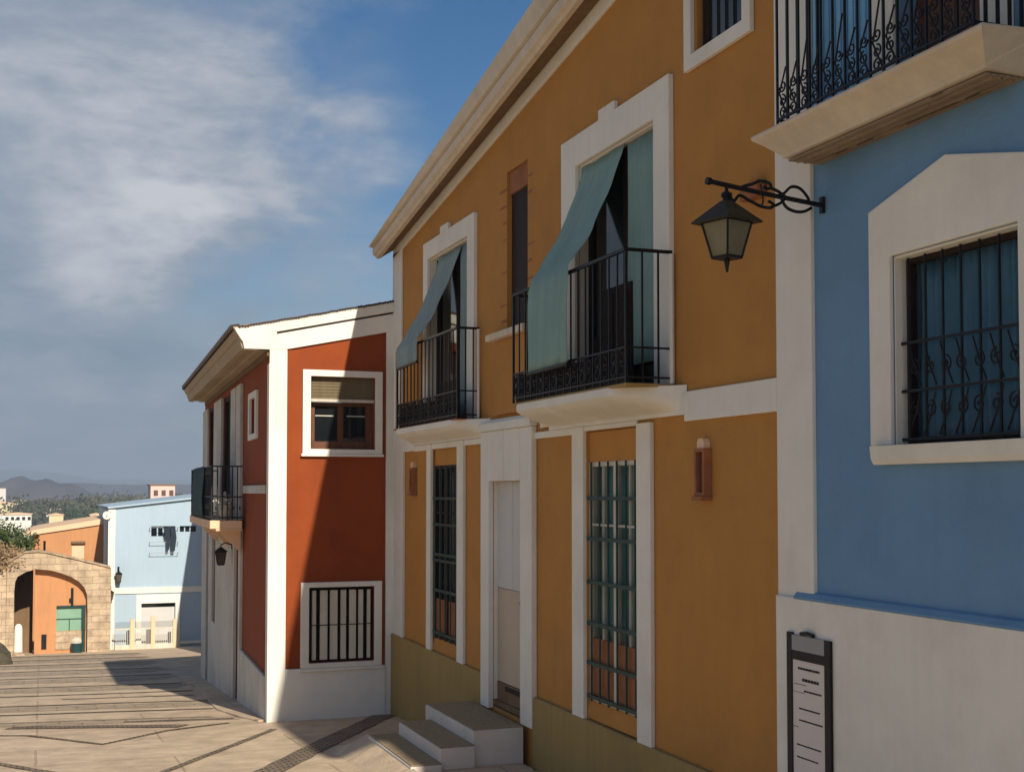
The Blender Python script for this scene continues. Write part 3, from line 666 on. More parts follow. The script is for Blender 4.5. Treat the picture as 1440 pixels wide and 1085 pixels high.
# wrought-iron lantern
lt = thing('street_lantern', 'black wrought iron lantern hanging from a scrolled arm on the white pilaster', 'lantern', (5, 7.33, 1.97))
La = lambda u, v, w: (u, 7.33 + w, v)
mb = MB(La)
mb.tube([(4.97, 1.955, 0), (4.5, 2.0, 0), (4.12, 2.045, 0)], .017, 8); mb.tube([(4.12, 2.045, 0), (4.09, 2.048, 0)], .026, 8)
mb.box(4.975, 4.998, 1.90, 2.01, -.02, .02)
def arc(pts, r=.011):
    P = [Vector((a, b, 0)) for a, b in pts]; out = []
    for i in range(len(P) - 1):
        p0 = P[max(i - 1, 0)]; p1 = P[i]; p2 = P[i + 1]; p3 = P[min(i + 2, len(P) - 1)]
        for k in range(6):
            t_ = k / 6; q = .5 * ((2 * p1) + (-p0 + p2) * t_ + (2 * p0 - 5 * p1 + 4 * p2 - p3) * t_ ** 2 + (-p0 + 3 * p1 - 3 * p2 + p3) * t_ ** 3); out.append((q.x, q.y, 0))
    out.append((P[-1].x, P[-1].y, 0)); mb.tube(out, r, 6)
arc([(4.24, 1.98), (4.28, 1.94), (4.30, 1.93), (4.34, 1.97), (4.42, 1.94), (4.50, 1.91), (4.58, 1.905), (4.60, 1.93), (4.56, 1.95)])
arc([(4.36, 2.03), (4.44, 2.055), (4.50, 2.08), (4.57, 2.07), (4.58, 2.04), (4.53, 2.035), (4.54, 2.05)])
arc([(4.50, 2.06), (4.52, 1.95), (4.50, 1.91)], .006)
arc([(4.62, 1.985), (4.68, 2.01), (4.74, 2.06), (4.81, 2.055), (4.87, 2.0), (4.88, 1.965)])
arc([(4.66, 1.98), (4.70, 1.92), (4.77, 1.895), (4.84, 1.90), (4.90, 1.93)])
arc([(4.58, 2.04), (4.64, 2.02), (4.70, 1.985)]); arc([(4.58, 1.91), (4.65, 1.94), (4.70, 1.985)])
mb.build('arm', 'iron', lt)
xc = 4.24
mb = MB(La); mb.tube([(xc, 2.03, 0), (xc, 1.98, 0)], .012, 8); mb.loft([[(xc + r * math.cos(k * math.pi / 5), z, r * math.sin(k * math.pi / 5)) for k in range(10)] for z, r in ((1.985, .02), (1.975, .036), (1.955, .038), (1.945, .026), (1.905, .03))])
mb.build('hanger', 'iron', lt)
def sq(r, z, rot=math.pi / 4 + .3): return [(xc + r * math.cos(rot + k * math.pi / 2), z, r * math.sin(rot + k * math.pi / 2)) for k in range(4)]
mb = MB(La); mb.loft([sq(.04, 1.925), sq(.13, 1.86), sq(.235, 1.785), sq(.235, 1.775), sq(.16, 1.78)]); mb.build('hood', mat('verdigris_hood', (.045, .04, .022), rough=.5, metal=.3, var=.3, vscale=8), lt)
mb = MB(La)
t4 = sq(.165, 1.78); b4_ = sq(.098, 1.545)
for k in range(4): mb.tube([t4[k], b4_[k]], .0075, 6); mb.tube([b4_[k], b4_[(k + 1) % 4]], .009, 6); mb.tube([t4[k], t4[(k + 1) % 4]], .008, 6)
mb.tube([(xc, 1.545, 0), (xc, 1.50, 0)], .018, 8); mb.tube([(xc, 1.50, 0), (xc, 1.45, 0)], .016, 8, .008)
mb.loft([sq(.095, 1.55), sq(.095, 1.54)]); mb.build('cage', 'iron', lt)
mb = MB(La); mb.loft([sq(.158, 1.775), sq(.093, 1.55)], caps=False); mb.build('glass', mat('frosted_smoky_glass', (.20, .175, .10), rough=.35, var=.15, vscale=6, bump=.1, spec=.4), lt)

# ================================================================== RED HOUSE
rh = thing('red_house', 'red ochre house with white corner, wide eave and half its side wall in shadow', 'house', (3.13, 18.6, -3.4))
RW = rect(3.71, 4.69, .62, 1.70); RL = rect(3.70, 4.69, -2.53, -1.42)
top = lambda x: 2.36 + (x - 2.59) * .215
mb = MB(FR); mb.poly([(3.13, -3.6), (5.3, -3.6), (5.3, 2.9), (3.13, 2.3)], -.3, 0, [RW, RL]); mb.build('wall', 'red', rh)
SD = rect(3.85, 4.62, -3.6, -.82); SU = rect(5.45, 7.4, -.45, 1.86); SU2 = rect(9.1, 10.9, -.45, 1.86); SW = rect(1.66, 2.45, .92, 1.5)
SG = rect(8.46, 9.25, -2.76, -.84); SG2 = rect(10.2, 11.35, -3.6, -.86)
mb = MB(FS); mb.poly([(.0, -3.6), (5, -4.2), (12.2, -4.9), (12.2, 2.1), (0, 2.1)], -.3, -.0, [SD, SU, SU2, SW, SG, SG2]); mb.build('street_wall', 'red', rh)
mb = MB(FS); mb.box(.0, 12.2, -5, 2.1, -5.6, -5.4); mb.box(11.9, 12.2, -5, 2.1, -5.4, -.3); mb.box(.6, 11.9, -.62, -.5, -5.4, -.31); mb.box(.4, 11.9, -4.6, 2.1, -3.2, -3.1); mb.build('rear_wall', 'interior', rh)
# roof with tiled edge (rising away from the street)
mb = MB(FS); mb.loft([[(u, 2.35, .55), (u, 2.40, .56), (u, 3.65, -5.7), (u, 3.5, -5.7)] for u in (.10, 11.7)])
mb.build('roof', 'tile', rh)
mb = MB(FS)
for i in range(51):
    u = .12 + i * .226
    mb.tube([(u, 2.375, .585), (u, 2.40, .45)], .05, 8)
mb.build('eave_tiles', 'darktile', rh)
mb = MB(FR)
vr = random.Random(2)
for i in range(60):
    x = 2.66 + i * .041
    if x > 5.0: break
    mb.tube([(x, top(x) + .002 + vr.uniform(-.005, .006), .06), (x, top(x) + .002, -.3)], .02, 6)
mb.build('verge_tiles', 'darktile', rh)
# eave mouldings along the street
mb = MB(FS)
mb.loft([[(u, 2.39, .555), (u, 2.36, .545), (u, 2.24, .49), (u, 2.235, .465), (u, 2.20, .465), (u, 2.17, .455), (u, 2.075, .42), (u, 2.07, .33), (u, 2.09, .32), (u, 2.09, .20), (u, 2.07, .19), (u, 2.07, .0), (u, 2.45, .0)] for u in (-.001, 11.6)])
mb.build('eave_cornice', 'eave_shaded', rh, bevel=.004)
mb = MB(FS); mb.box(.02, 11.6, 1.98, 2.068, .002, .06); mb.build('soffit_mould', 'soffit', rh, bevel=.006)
# side wall trims
mb = MB(FR)
mb.poly([(2.59, 2.36), (2.62, 2.30), (2.68, 2.21), (2.71, 2.17), (2.73, 2.07), (3.14, 2.07), (3.36, 2.085), (4.86, 2.40), (5.1, 2.45), (5.1, 2.715), (3.2, 2.30), (3.2, 2.335), (5.1, 2.745), (5.1, 2.895)], -.12, .045)
mb.build('verge_band', 'white', rh, bevel=.004)
mb = MB(FR); mb.poly([(3.19, 2.29), (5.1, 2.706), (5.1, 2.75), (3.19, 2.34)], -.1, .012); mb.build('verge_groove', 'darktile', rh)
mb = MB(FR); mb.box(3.10, 3.36, -3.6, 2.08, .002, .04); mb.build('corner_pilaster', 'white', rh, bevel=.008)
mb = MB(FS); mb.box(-.039, .19, -3.6, 1.87, .002, .035); mb.build('corner_return', 'white', rh, bevel=.006)
mb = MB(FR); mb.box(4.86, 5.1, -3.6, 2.44, .002, .04); mb.build('end_pilaster', 'white', rh, bevel=.006)
mb = MB(FR); mb.box(3.362, 4.858, -3.7, -2.60, .002, .055); mb.build('dado', 'white', rh, bevel=.008)
mb = MB(FR); mb.poly(rect(3.59, 4.80, .55, 1.795), .002, .05, [RW]); mb.build('window_surround', 'white', rh, bevel=.006)
mb = MB(FR); mb.box(3.57, 4.82, .51, .549, .002, .07); mb.build('window_sill', 'white', rh, bevel=.006)
mb = MB(FR); mb.box(3.71, 4.69, 1.37, 1.70, -.13, -.08)
for i in range(7): mb.box(3.712, 4.688, 1.375 + i * .046, 1.375 + i * .046 + .034, -.08, -.072)
mb.build('roller_shutter', 'blind', rh)
mb = MB(FR); mb.box(3.71, 4.69, 1.325, 1.37, -.12, -.03); ff = mb.build('shutter_bar', 'slat', rh, bevel=.004)
def sashes(fr, x0, x1, z0, z1, par, m='brownwood', w=-.16):
    mid = (x0 + x1) / 2
    mb = MB(fr); ring(mb, x0, x1, z0, z1, .05, w - .05, w)
    mb.box(mid - .045, mid + .045, z0 + .05, z1 - .05, w - .05, w + .004)
    mb.box(x0 + .05, mid - .045, z0 + .05, z0 + .12, w - .04, w - .004); mb.box(mid + .045, x1 - .05, z0 + .05, z0 + .12, w - .04, w - .004)
    mb.box(x0 + .05, x0 + .10, z0 + .12, z1 - .05, w - .04, w - .004); mb.box(x1 - .10, x1 - .05, z0 + .12, z1 - .05, w - .04, w - .004)
    f = mb.build('window_frame', m, par, bevel=.004)
    mb = MB(fr); mb.box(x0 + .10, x1 - .10, z0 + .12, z1 - .05, w - .032, w - .028); mb.build('pane', 'glass_dark', f)
    return f
f = sashes(FR, 3.71, 4.69, .62, 1.325, rh)
mb = MB(FR); mb.box(3.82, 4.10, 1.12, 1.135, -.187, -.18); mb.box(4.30, 4.58, 1.12, 1.135, -.187, -.18); mb.build('glazing_bar', 'slat', f)
mb = MB(FR); mb.poly(rect(3.58, 4.80, -2.60, -1.345), .002, .06, [RL]); mb.box(3.56, 4.83, -2.645, -2.602, .056, .09); mb.build('window_surround', 'white', rh, bevel=.006)
f = sashes(FR, 3.70, 4.69, -2.53, -1.42, rh, 'wood', -.2)
mb = MB(FR)
for i, (a, b) in enumerate(((.06, .12), (.18, .29), (.33, .44), (.49, .57), (.62, .72), (.76, .83), (.89, .94))):
    mb.box(3.70 + a, 3.70 + b, -2.49, -1.47, -.06, -.015)
mb.build('shutter_slats', 'slat', rh, bevel=.004)
mb = MB(FR)
for z in (-1.98,): mb.box(3.70, 4.69, z - .006, z + .006, -.014, -.006)
for z in (-2.40, -1.55): mb.box(3.70, 4.69, z - .006, z + .006, -.058, -.047)
mb.build('window_bars', 'iron', rh)
# street front trims
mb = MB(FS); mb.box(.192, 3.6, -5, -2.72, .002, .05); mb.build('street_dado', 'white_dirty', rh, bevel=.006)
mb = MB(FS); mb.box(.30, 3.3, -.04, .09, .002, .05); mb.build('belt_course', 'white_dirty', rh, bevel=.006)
mb = MB(FS); mb.poly(rect(1.52, 2.6, .83, 1.6), .002, .05, [SW]); f = mb.build('window_surround', 'white', rh, bevel=.005)
mb = MB(FS); mb.box(1.66, 2.45, .92, 1.5, -.1, -.08); mb.build('small_window_pane', 'glass_dark', rh)
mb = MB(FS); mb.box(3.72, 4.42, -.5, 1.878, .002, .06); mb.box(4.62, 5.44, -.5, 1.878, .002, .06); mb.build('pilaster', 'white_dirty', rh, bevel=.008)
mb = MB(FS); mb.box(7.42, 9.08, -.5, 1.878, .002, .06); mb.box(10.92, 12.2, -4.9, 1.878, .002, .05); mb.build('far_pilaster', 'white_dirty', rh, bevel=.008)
for a, b in ((5.45, 7.4), (9.1, 10.9)):
    m_ = (a + b) / 2
    mb = MB(FS); ring(mb, a, b, -.45, 1.86, .08, -.12, -.02); mb.box(m_ - .05, m_ + .05, -.37, 1.78, -.12, -.015); d = mb.build('balcony_door', 'wood', rh)
    mb = MB(FS); mb.box(a + .08, b - .08, -.37, 1.78, -.07, -.06); mb.build('pane', 'glass_dark', d)
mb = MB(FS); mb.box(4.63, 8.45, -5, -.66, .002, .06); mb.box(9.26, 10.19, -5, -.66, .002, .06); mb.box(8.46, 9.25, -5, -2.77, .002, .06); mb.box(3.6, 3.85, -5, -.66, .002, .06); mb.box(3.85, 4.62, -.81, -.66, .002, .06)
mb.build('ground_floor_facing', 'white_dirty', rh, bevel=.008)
mb = MB(FS); mb.box(3.85, 4.62, -4, -.82, -.1, -.02); mb.build('street_door', 'wood', rh)
mb = MB(FS); mb.box(10.2, 11.35, -4.6, -.86, -.1, -.02); mb.build('street_door', 'wood', rh)
mb = MB(FS); mb.box(8.46, 9.25, -2.76, -.84, -.1, -.02); mb.build('narrow_window_pane', 'glass_dark', rh)
# balcony
mb = MB(FS); mb.box(3.2, 8.2, -.64, -.50, .062, .60); mb.box(3.2, 8.2, -.68, -.64, .062, .50); bs = mb.build('balcony_slab', 'salmon', rh, bevel=.01)
for u in (3.5, 5.6, 7.9):
    mb = MB(FS); mb.hull([(u - .06, -.68, .062), (u + .06, -.68, .062), (u + .06, -.68, .42), (u - .06, -.68, .42), (u - .06, -1.05, .062), (u + .06, -1.05, .062)], [(0, 1, 2, 3), (0, 3, 4), (1, 5, 2), (3, 2, 5, 4), (0, 4, 5, 1)]); mb.build('bracket', 'salmon', bs)
mb = MB(FS); z0, z1 = -.5, .42
for z in (z0 + .05, z1, z0 + .4):
    mb.box(3.25, 8.15, z - .012, z + .012, .56, .58)
    for u in (3.25, 8.15): mb.box(u - .01, u + .01, z - .012, z + .012, .06, .56)
for i in range(41):
    u = 3.25 + 4.9 * i / 40; mb.box(u - .009, u + .009, z0, z1, .561, .579)
    if i < 40: scroll(mb, u + .06, z0 + .22, .57, .055, 1.2, 1 if i % 2 else -1, .009); scroll(mb, u + .06, z1 - .1, .57, .055, 1.2, 1 if i % 2 else -1, .009)
for i in range(1, 6):
    for u in (3.25, 8.15): w = .06 + .5 * i / 6; mb.box(u - .009, u + .009, z0, z1, w - .009, w + .009)
for i in range(5): scroll(mb, 3.25, z0 + .2, .1 + i * .1, .04, 1.2, 1, .008)
mb.build('railing', 'iron', bs)
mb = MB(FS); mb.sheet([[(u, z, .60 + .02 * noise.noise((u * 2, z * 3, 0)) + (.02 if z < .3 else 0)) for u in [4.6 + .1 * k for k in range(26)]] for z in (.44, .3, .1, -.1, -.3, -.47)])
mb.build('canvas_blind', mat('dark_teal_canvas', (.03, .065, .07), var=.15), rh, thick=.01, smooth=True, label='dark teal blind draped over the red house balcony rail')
mb = MB(FS); mb.sheet([[(3.1 - .0, z, w) for w in (.40, .50, .60)] for z in (.40, 0, -.48)]) if False else None
# potted plant on the balcony
pp = thing('plant_pot', 'pale clay pot with dry pale flowers standing on the red house balcony', 'plant pot', FS(3.42, -.5, .33))
pf = lambda u, v, w: FS(3.42 + u, -.5 + v, .33 + w)
mb = MB(pf); mb.loft([[(r * math.cos(k * math.pi / 6), z, r * math.sin(k * math.pi / 6)) for k in range(12)] for z, r in ((0, .075), (.2, .11), (.24, .12), (.26, .125), (.26, .10))]); mb.build('pot', 'slat', pp, smooth=False)
mb = MB(pf); rb = random.Random(9)
for i in range(90):
    a = rb.uniform(0, 6.28); r = rb.uniform(0, .2); z = .28 + rb.uniform(0, .2) * (1 - r * 2)
    p = (r * math.cos(a), z, r * math.sin(a)); s = .018
    mb.hull([(p[0] - s, p[1], p[2] - s), (p[0] + s, p[1] + s, p[2]), (p[0] + s, p[1], p[2] + s), (p[0] - s, p[1] - s, p[2])], [(0, 1, 2, 3)])
for i in range(12):
    a = rb.uniform(0, 6.28); mb.tube([(0, .24, 0), (.14 * math.cos(a), .36, .14 * math.sin(a))], .006, 4)
mb.build('flowers', 'slat', pp)
# small lantern under the balcony
def small_lantern(fr, lab, s=1.0):
    o = thing('wall_lantern', lab, 'lantern', fr(0, 0, 0))
    mb = MB(fr); mb.tube([(0, .0, 0), (0, .04, .12 * s), (0, .0, .2 * s), (0, -.04 * s, .2 * s)], .012 * s, 6); mb.box(-.03, .03, -.08, .08, 0, .015); mb.build('arm', 'iron', o)
    def q(r, z): return [(r * a, z, .2 * s + r * b) for a, b in ((-1, -1), (1, -1), (1, 1), (-1, 1))]
    mb = MB(fr); mb.loft([q(.02 * s, -.04 * s), q(.12 * s, -.12 * s), q(.09 * s, -.13 * s)]); mb.loft([q(.058 * s, -.345 * s), q(.058 * s, -.37 * s)]); mb.build('hood', 'iron', o)
    mb = MB(fr); mb.loft([q(.085 * s, -.13 * s), q(.055 * s, -.345 * s)]); mb.build('glass', 'rock', o)
    mb = MB(fr)
    for a, b in ((-1, -1), (1, -1), (1, 1), (-1, 1)): mb.tube([(.09 * s * a, -.13 * s, .2 * s + .09 * s * b), (.06 * s * a, -.35 * s, .2 * s + .06 * s * b)], .007 * s, 5)
    mb.build('cage', 'iron', o); return o
small_lantern(lambda u, v, w: FS(4.9 + u, -.98 + v, .062 + w), 'small dark lantern hanging below the red house balcony')

# ================================================================== HOUSE HIDDEN BEHIND THE RED ONE (its eave shades the far blue wall)
hh = thing('rear_house', 'plain white house standing behind the red house, its shadow falling on the pale blue wall', 'house', (8, 42, -6))
mb = MB(); mb.box(7.0, 13, 34, 51.3, -7.5, 1.35); mb.build('wall', 'white_dirty', hh)
mb = MB(); mb.loft([[(6.46, y, 1.42), (6.46, y, 1.5), (10, y, 2.2), (13.5, y, 1.5), (13.5, y, 1.36), (7, y, 1.36)] for y in (33.8, 51.4)]); mb.build('roof', 'tile', hh)

# ================================================================== FAR PALE BLUE HOUSE
F56 = FZ(56)
fb = thing('pale_blue_house', 'pale blue house with white corner and grey door closing the end of the street', 'house', (5.5, 56, -6.6))
btop = lambda x: -.73 + (x - 2.7) * .113
BWn = rect(4.38, 5.38, -1.93, -1.50); BW2 = rect(5.56, 6.25, -1.75, -1.5); BDn = rect(4.01, 5.40, -6.6, -4.77)
mb = MB(F56); mb.poly([(2.66, -7.5), (9.5, -7.5), (9.5, btop(9.5)), (2.66, btop(2.66))], -.3, 0, [BWn, BW2, BDn]); mb.build('wall', 'sky_blue', fb)
mb = MB(); mb.box(2.66, 2.95, 56.3, 66, -8.5, -.78); mb.box(2.95, 9.5, 65.7, 66, -8.5, -.8); mb.box(9.2, 9.5, 56.3, 65.7, -8, -.8); mb.box(2.95, 9.2, 58.5, 58.6, -8, -.8); mb.build('side_wall', 'sky_blue', fb)
mb = MB(); mb.loft([[(2.6, y, btop(2.6) + .0), (9.6, y, btop(9.6)), (9.6, y, btop(9.6) + .09), (2.6, y, btop(2.6) + .07)] for y in (55.85, 66.1)]); mb.build('roof', 'sky_blue', fb)
mb = MB(F56); mb.box(2.63, 2.91, -7.5, -.78, .002, .06); mb.build('corner_pilaster', 'white', fb)
mb = MB(F56); mb.box(2.912, 6.56, -4.33, -4.08, .002, .06); mb.build('belt_course', 'white', fb)
mb = MB(F56); mb.poly([(3.80, -6.9), (3.80, -4.40), (5.60, -4.40), (5.60, -6.9), (5.41, -6.9), (5.41, -4.76), (4.0, -4.76), (4.0, -6.9)], .002, .07); mb.build('door_surround', 'white', fb)
mb = MB(F56); mb.box(4.01, 5.40, -6.7, -4.95, -.2, -.15); mb.box(4.7, 4.715, -6.6, -5, -.15, -.14); mb.build('door', 'greydoor', fb)
mb = MB(F56); mb.box(4.01, 5.40, -4.95, -4.77, -.2, -.17); mb.build('transom', 'glass_dark', fb)
mb = MB(F56); mb.box(6.56, 6.66, -6.5, -.9, .002, .06); mb.box(5.62, 6.56, -6.52, -6.40, .002, .1); mb.build('trim', 'white', fb)
mb = MB(F56); mb.box(4.38, 5.38, -1.93, -1.50, -.2, -.18); mb.box(5.56, 6.25, -1.75, -1.5, -.2, -.18); mb.build('window_pane', 'glass_dark', fb)
mb = MB(F56); [mb.box(x, x + .05, -1.93, -1.5, -.17, -.13) for x in (4.62, 4.86, 5.1)]; [mb.box(x, x + .05, -1.75, -1.5, -.17, -.13) for x in (5.75, 5.98)]; mb.build('window_bar', 'sky_blue', fb)
small_lantern(lambda u, v, w: (3.06 + u * 1.3, 55.94 - w * 1.2, -3.3 + v * 1.5), 'dark wall lantern high beside the white corner of the pale blue house')
small_lantern(lambda u, v, w: (2.74 + u * 1.3, 55.94 - w * 1.2, -4.1 + v * 1.2), 'dark wall lantern just below it on the white corner at belt height')
# satellite dish on the corner
t = thing('satellite_dish', 'small white satellite dish on the roof corner of the pale blue house', 'satellite dish', (2.55, 55.9, -.8))
mb = MB(); mb.loft([[(2.56 + r * math.cos(k * .6283), 55.8 - d, -1.02 + r * math.sin(k * .6283)) for k in range(10)] for r, d in ((.17, .05), (.11, .02), (.02, 0))]); mb.build('dish', 'white', t, thick=.01)
mb = MB(); mb.tube([(2.56, 55.8, -1.02), (2.7, 55.93, -.9)], .03, 6); mb.tube([(2.56, 55.8, -1.02), (2.56, 55.6, -1.0)], .015, 5); mb.build('mount', 'iron', t)
# clothes line and washing
t = thing('clothes_line', 'thin metal clothes line rack below the high window of the pale blue house', 'clothes line', (4.9, 55.8, -2.2))
mb = MB()
for z, y in ((-2.17, 55.72), (-2.63, 55.72), (-1.55, 55.72)): mb.tube([(4.3, y, z), (5.5, y, z)], .012, 5)
mb.build('line', 'metal', t); mb = MB()
for x in (4.32, 5.48):
    for z in (-2.17, -2.63, -1.55): mb.tube([(x, 55.72, z), (x, 56.02, z)], .012, 5)
mb.build('bracket', 'metal', t)
def garment(pts, lab):
    mb = MB(FZ(55.70)); mb.poly(pts, -.03, .03); o = mb.build('hanging_garment', 'cloth', None, bevel=.01); tag(o, lab, 'laundry', 'washing on the clothes line')
garment([(4.84, -1.53), (5.12, -1.53), (5.13, -1.9), (5.10, -2.5), (4.99, -2.52), (4.98, -2.0), (4.93, -2.0), (4.90, -1.8)], 'dark trousers hanging left on the line under the high window')
garment([(5.14, -1.53), (5.34, -1.53), (5.40, -2.0), (5.33, -2.55), (5.20, -2.55), (5.16, -2.1)], 'dark blue garment hanging right on the line under the high window')
# terrace fence in front
t = thing('terrace_fence', 'low fence of pale posts and mesh panels in front of the pale blue house', 'fence', (4.2, 55, -6.5))
for a, b, z in ((3.50, 3.68, -5.30), (4.33, 4.50, -5.22), (5.22, 5.36, -5.36)):
    mb = MB(FZ(55)); mb.box(a, b, -7, z, -.08, .08); mb.build('post', 'salmon', t, bevel=.01)
for a, b in ((2.9, 3.50), (3.68, 4.33), (4.50, 5.22)):
    mb = MB(FZ(55)); mb.box(a, b, -5.74, -5.68, -.02, .02); mb.box(a, b, -6.42, -6.36, -.02, .02); mb.box(a, b, -7, -6.42, -.06, .06)
    x = a + .04
    while x < b: mb.box(x, x + .018, -6.36, -5.74, -.01, .01); x += .075
    f = mb.build('panel', 'slat', t)
    mb = MB(FZ(55)); mb.box(a, b, -5.68, -5.42, -.006, .006); mb.build('glass_screen', 'glass_clear', f)

# ================================================================== STONE ARCHWAY + ORANGE BUILDINGS
F54 = FZ(54)
sa = thing('stone_archway', 'weathered sandstone wall with a wide arched opening and a low peaked top', 'archway', (.7, 54, -6.5))
arch = [(1.77, -7.3), (1.77, -4.9), (1.74, -4.15), (1.62, -3.85), (1.41, -3.62), (1.1, -3.42), (.73, -3.27), (.3, -3.15), (-.2, -3.10), (-.55, -3.2), (-.86, -3.38), (-.95, -3.6), (-.98, -4.0), (-.95, -7.3)]
mb = MB(F54); mb.poly([(2.66, -7.3), (2.66, -3.10), (1.3, -2.75), (.2, -2.47), (-.1, -2.43), (-.6, -2.46), (-1.26, -2.85), (-1.28, -7.3)] + arch[::-1], -.12, .25); mb.build('wall', 'stone', sa, bevel=.02)
mb = MB(F54); mb.loft([[(x, z, -.16), (x, z + .07, -.16), (x, z + .07, .34), (x, z, .32)] for x, z in ((2.62, -3.10), (1.3, -2.74), (.2, -2.46), (-.1, -2.42), (-.6, -2.45), (-1.3, -2.86))]); mb.build('coping', 'stone', sa, bevel=.01)
ow = thing('orange_annex', 'bright orange wall with a green window filling the stone arch', 'building', (.8, 54.3, -6.6))
F543 = FZ(54.16)
GW = rect(.60, 1.72, -5.62, -4.60)
mb = MB(F543); mb.poly([(-.22, -7.2), (1.9, -7.2), (1.9, -2.9), (-.22, -2.9)], -.3, 0, [GW]); mb.build('wall', 'orange', ow)
mb = MB(F543); mb.box(.60, 1.60, -5.62, -4.66, -.14, -.10); w_ = mb.build('window', mat('pale_green_glass', (.22, .38, .27), rough=.25, var=.08), ow)
mb = MB(F543); mb.box(.60, 1.60, -5.16, -5.13, -.10, -.07); mb.box(1.08, 1.11, -5.62, -5.16, -.10, -.07); mb.box(.60, 1.72, -4.68, -4.60, -.1, .02); mb.build('glazing_bar', 'irongreen', w_)
mb = MB(F543); mb.box(1.56, 1.70, -6.5, -4.66, .01, .05); mb.build('shutter', 'irongreen', ow)
mb = MB(F543); mb.box(.58, 1.56, -6.35, -5.63, .002, .04); mb.build('apron', 'stone', ow)
mb = MB(F543); mb.box(1.14, 1.24, -4.6, -3.9, .002, .05); mb.box(1.08, 1.16, -4.45, -4.3, .05, .12); mb.build('downpipe', 'iron', ow)
mb = MB(F543); mb.box(.05, .24, -6.3, -5.72, .002, .05); mb.build('vent', 'iron', ow)
mb = MB(); mb.box(-1.3, -.3, 56.6, 56.9, -7.2, -2.6); mb.box(-1.6, -1.3, 54.5, 56.9, -7.2, -2.9); mb.box(-.22, .0, 54.47, 56.9, -7.2, -2.9); mb.box(-1.3, -.23, 54.2, 56.9, -3.0, -2.9); mb.build('passage_wall', 'soffit', ow)  # receding walls in dark brown, the passage's shade put into their colour
t = thing('bollard', 'short white post standing in the left of the stone arch', 'bollard', (-.8, 53.6, -6.6))
mb = MB(); mb.loft([[(-.8 + r * math.cos(k * .5236), 53.6 + r * math.sin(k * .5236), z) for k in range(12)] for z, r in ((-6.7, .17), (-5.45, .15), (-5.3, .13), (-5.22, .06))]); mb.build('post', 'white', t)
mb = MB(); mb.loft([[(-.8 + r * math.cos(k * .5236), 53.6 + r * math.sin(k * .5236), z) for k in range(12)] for z, r in ((-6.75, .24), (-6.35, .22), (-6.3, .17))]); mb.build('foot', 'stone', t)
# a bin under the window
t = thing('litter_bin', 'small dark bin with pale bag below the green window', 'bin', (1.35, 53.8, -6.5))
mb = MB(); mb.loft([[(1.38 + r * math.cos(k * .5236), 53.7 + r * math.sin(k * .5236), z) for k in range(12)] for z, r in ((-6.6, .17), (-6.1, .22), (-6.07, .22), (-6.07, .19))]); mb.build('bin_body', 'irongreen', t)
mb = MB(); mb.loft([[(1.36 + r * math.cos(k * .5236) * (1 + .15 * math.sin(k * 3)), 53.7 + r * math.sin(k * .5236), z) for k in range(12)] for z, r in ((-6.06, .18), (-5.95, .2), (-5.86, .12), (-5.82, .03))]); mb.build('bag', 'slat', t)
# orange house behind
oh = thing('orange_house', 'orange house with a pale sloping parapet behind the stone arch', 'house', (1, 61, -7))
F61 = FZ(61); W61 = rect(1.30, 1.84, -3.07, -2.38); S61 = rect(.08, .18, -3.3, -2.25)
mb = MB(F61); mb.poly([(-.12, -8), (4, -8), (4, -1.35), (2.7, -1.5), (-.12, -1.92)], -.3, 0, [W61, S61]); mb.build('wall', 'orange', oh)
mb = MB(); mb.loft([[(x, 60.9, z), (x, 60.9, z + h), (x, 69, z + h), (x, 69, z)] for x, z, h in ((-.72, -2.02, .16), (-.1, -1.93, .22), (2.7, -1.51, .25), (4, -1.34, .25))]); mb.build('parapet', 'salmon', oh)
mb = MB(); mb.box(-.4, -.12, 61.3, 69, -8, -2.0); mb.box(-.12, 4, 68.7, 69, -8, -1.95); mb.box(0, 4, 62, 62.1, -8, -2); mb.build('side_wall', 'orange', oh)
mb = MB(F61); mb.box(1.30, 1.84, -3.07, -2.38, -.12, -.06); mb.build('window_shutter', 'salmon', oh)
mb = MB(F61); mb.box(1.26, 1.88, -2.38, -2.28, .0, .12); mb.build('window_lintel', 'soffit', oh)
mb = MB(F61); mb.box(.08, .18, -3.3, -2.25, -.2, -.15); mb.build('slot_window', 'glass_dark', oh)
# garden wall + boulder at the left edge
mb = MB(); mb.poly(rect(-3.6, -1.27, -7.4, -3.25), 0, .4) if False else None
mb = MB(FZ(53.9)); mb.poly([(-6, -7.4), (-1.27, -7.4), (-1.27, -3.0), (-1.7, -3.35), (-6, -3.35)], -.3, .1); tag(mb.build('garden_wall', 'stone', None, bevel=.02), 'rough brown stone garden wall left of the arch', 'wall')
def blob(name, c, rx, ry, rz, m, lab, cat, seed=0):
    bm = bmesh.new(); bmesh.ops.create_icosphere(bm, subdivisions=4, radius=1)
    for v in bm.verts:
        d = 1 + .28 * noise.noise(v.co * 1.3 + Vector((seed, 0, 0))) + .10 * noise.noise(v.co * 4 + Vector((0, seed, 0))); v.co = Vector((c[0] + v.co.x * rx * d, c[1] + v.co.y * ry * d, c[2] + v.co.z * rz * d))
    mb = MB(); mb.bm.free(); mb.bm = bm; o = mb.build(name, m); tag(o, lab, cat); return o
blob('boulder', (-1.38, 44.5, -5.65), .58, .5, .72, 'rock', 'dark mossy boulder at the left edge of the street', 'boulder', 3)
blob('boulder', (-.72, 52.6, -6.5), .30, .25, .22, 'stone', 'low pale broken stone in front of the white post', 'stone', 8)

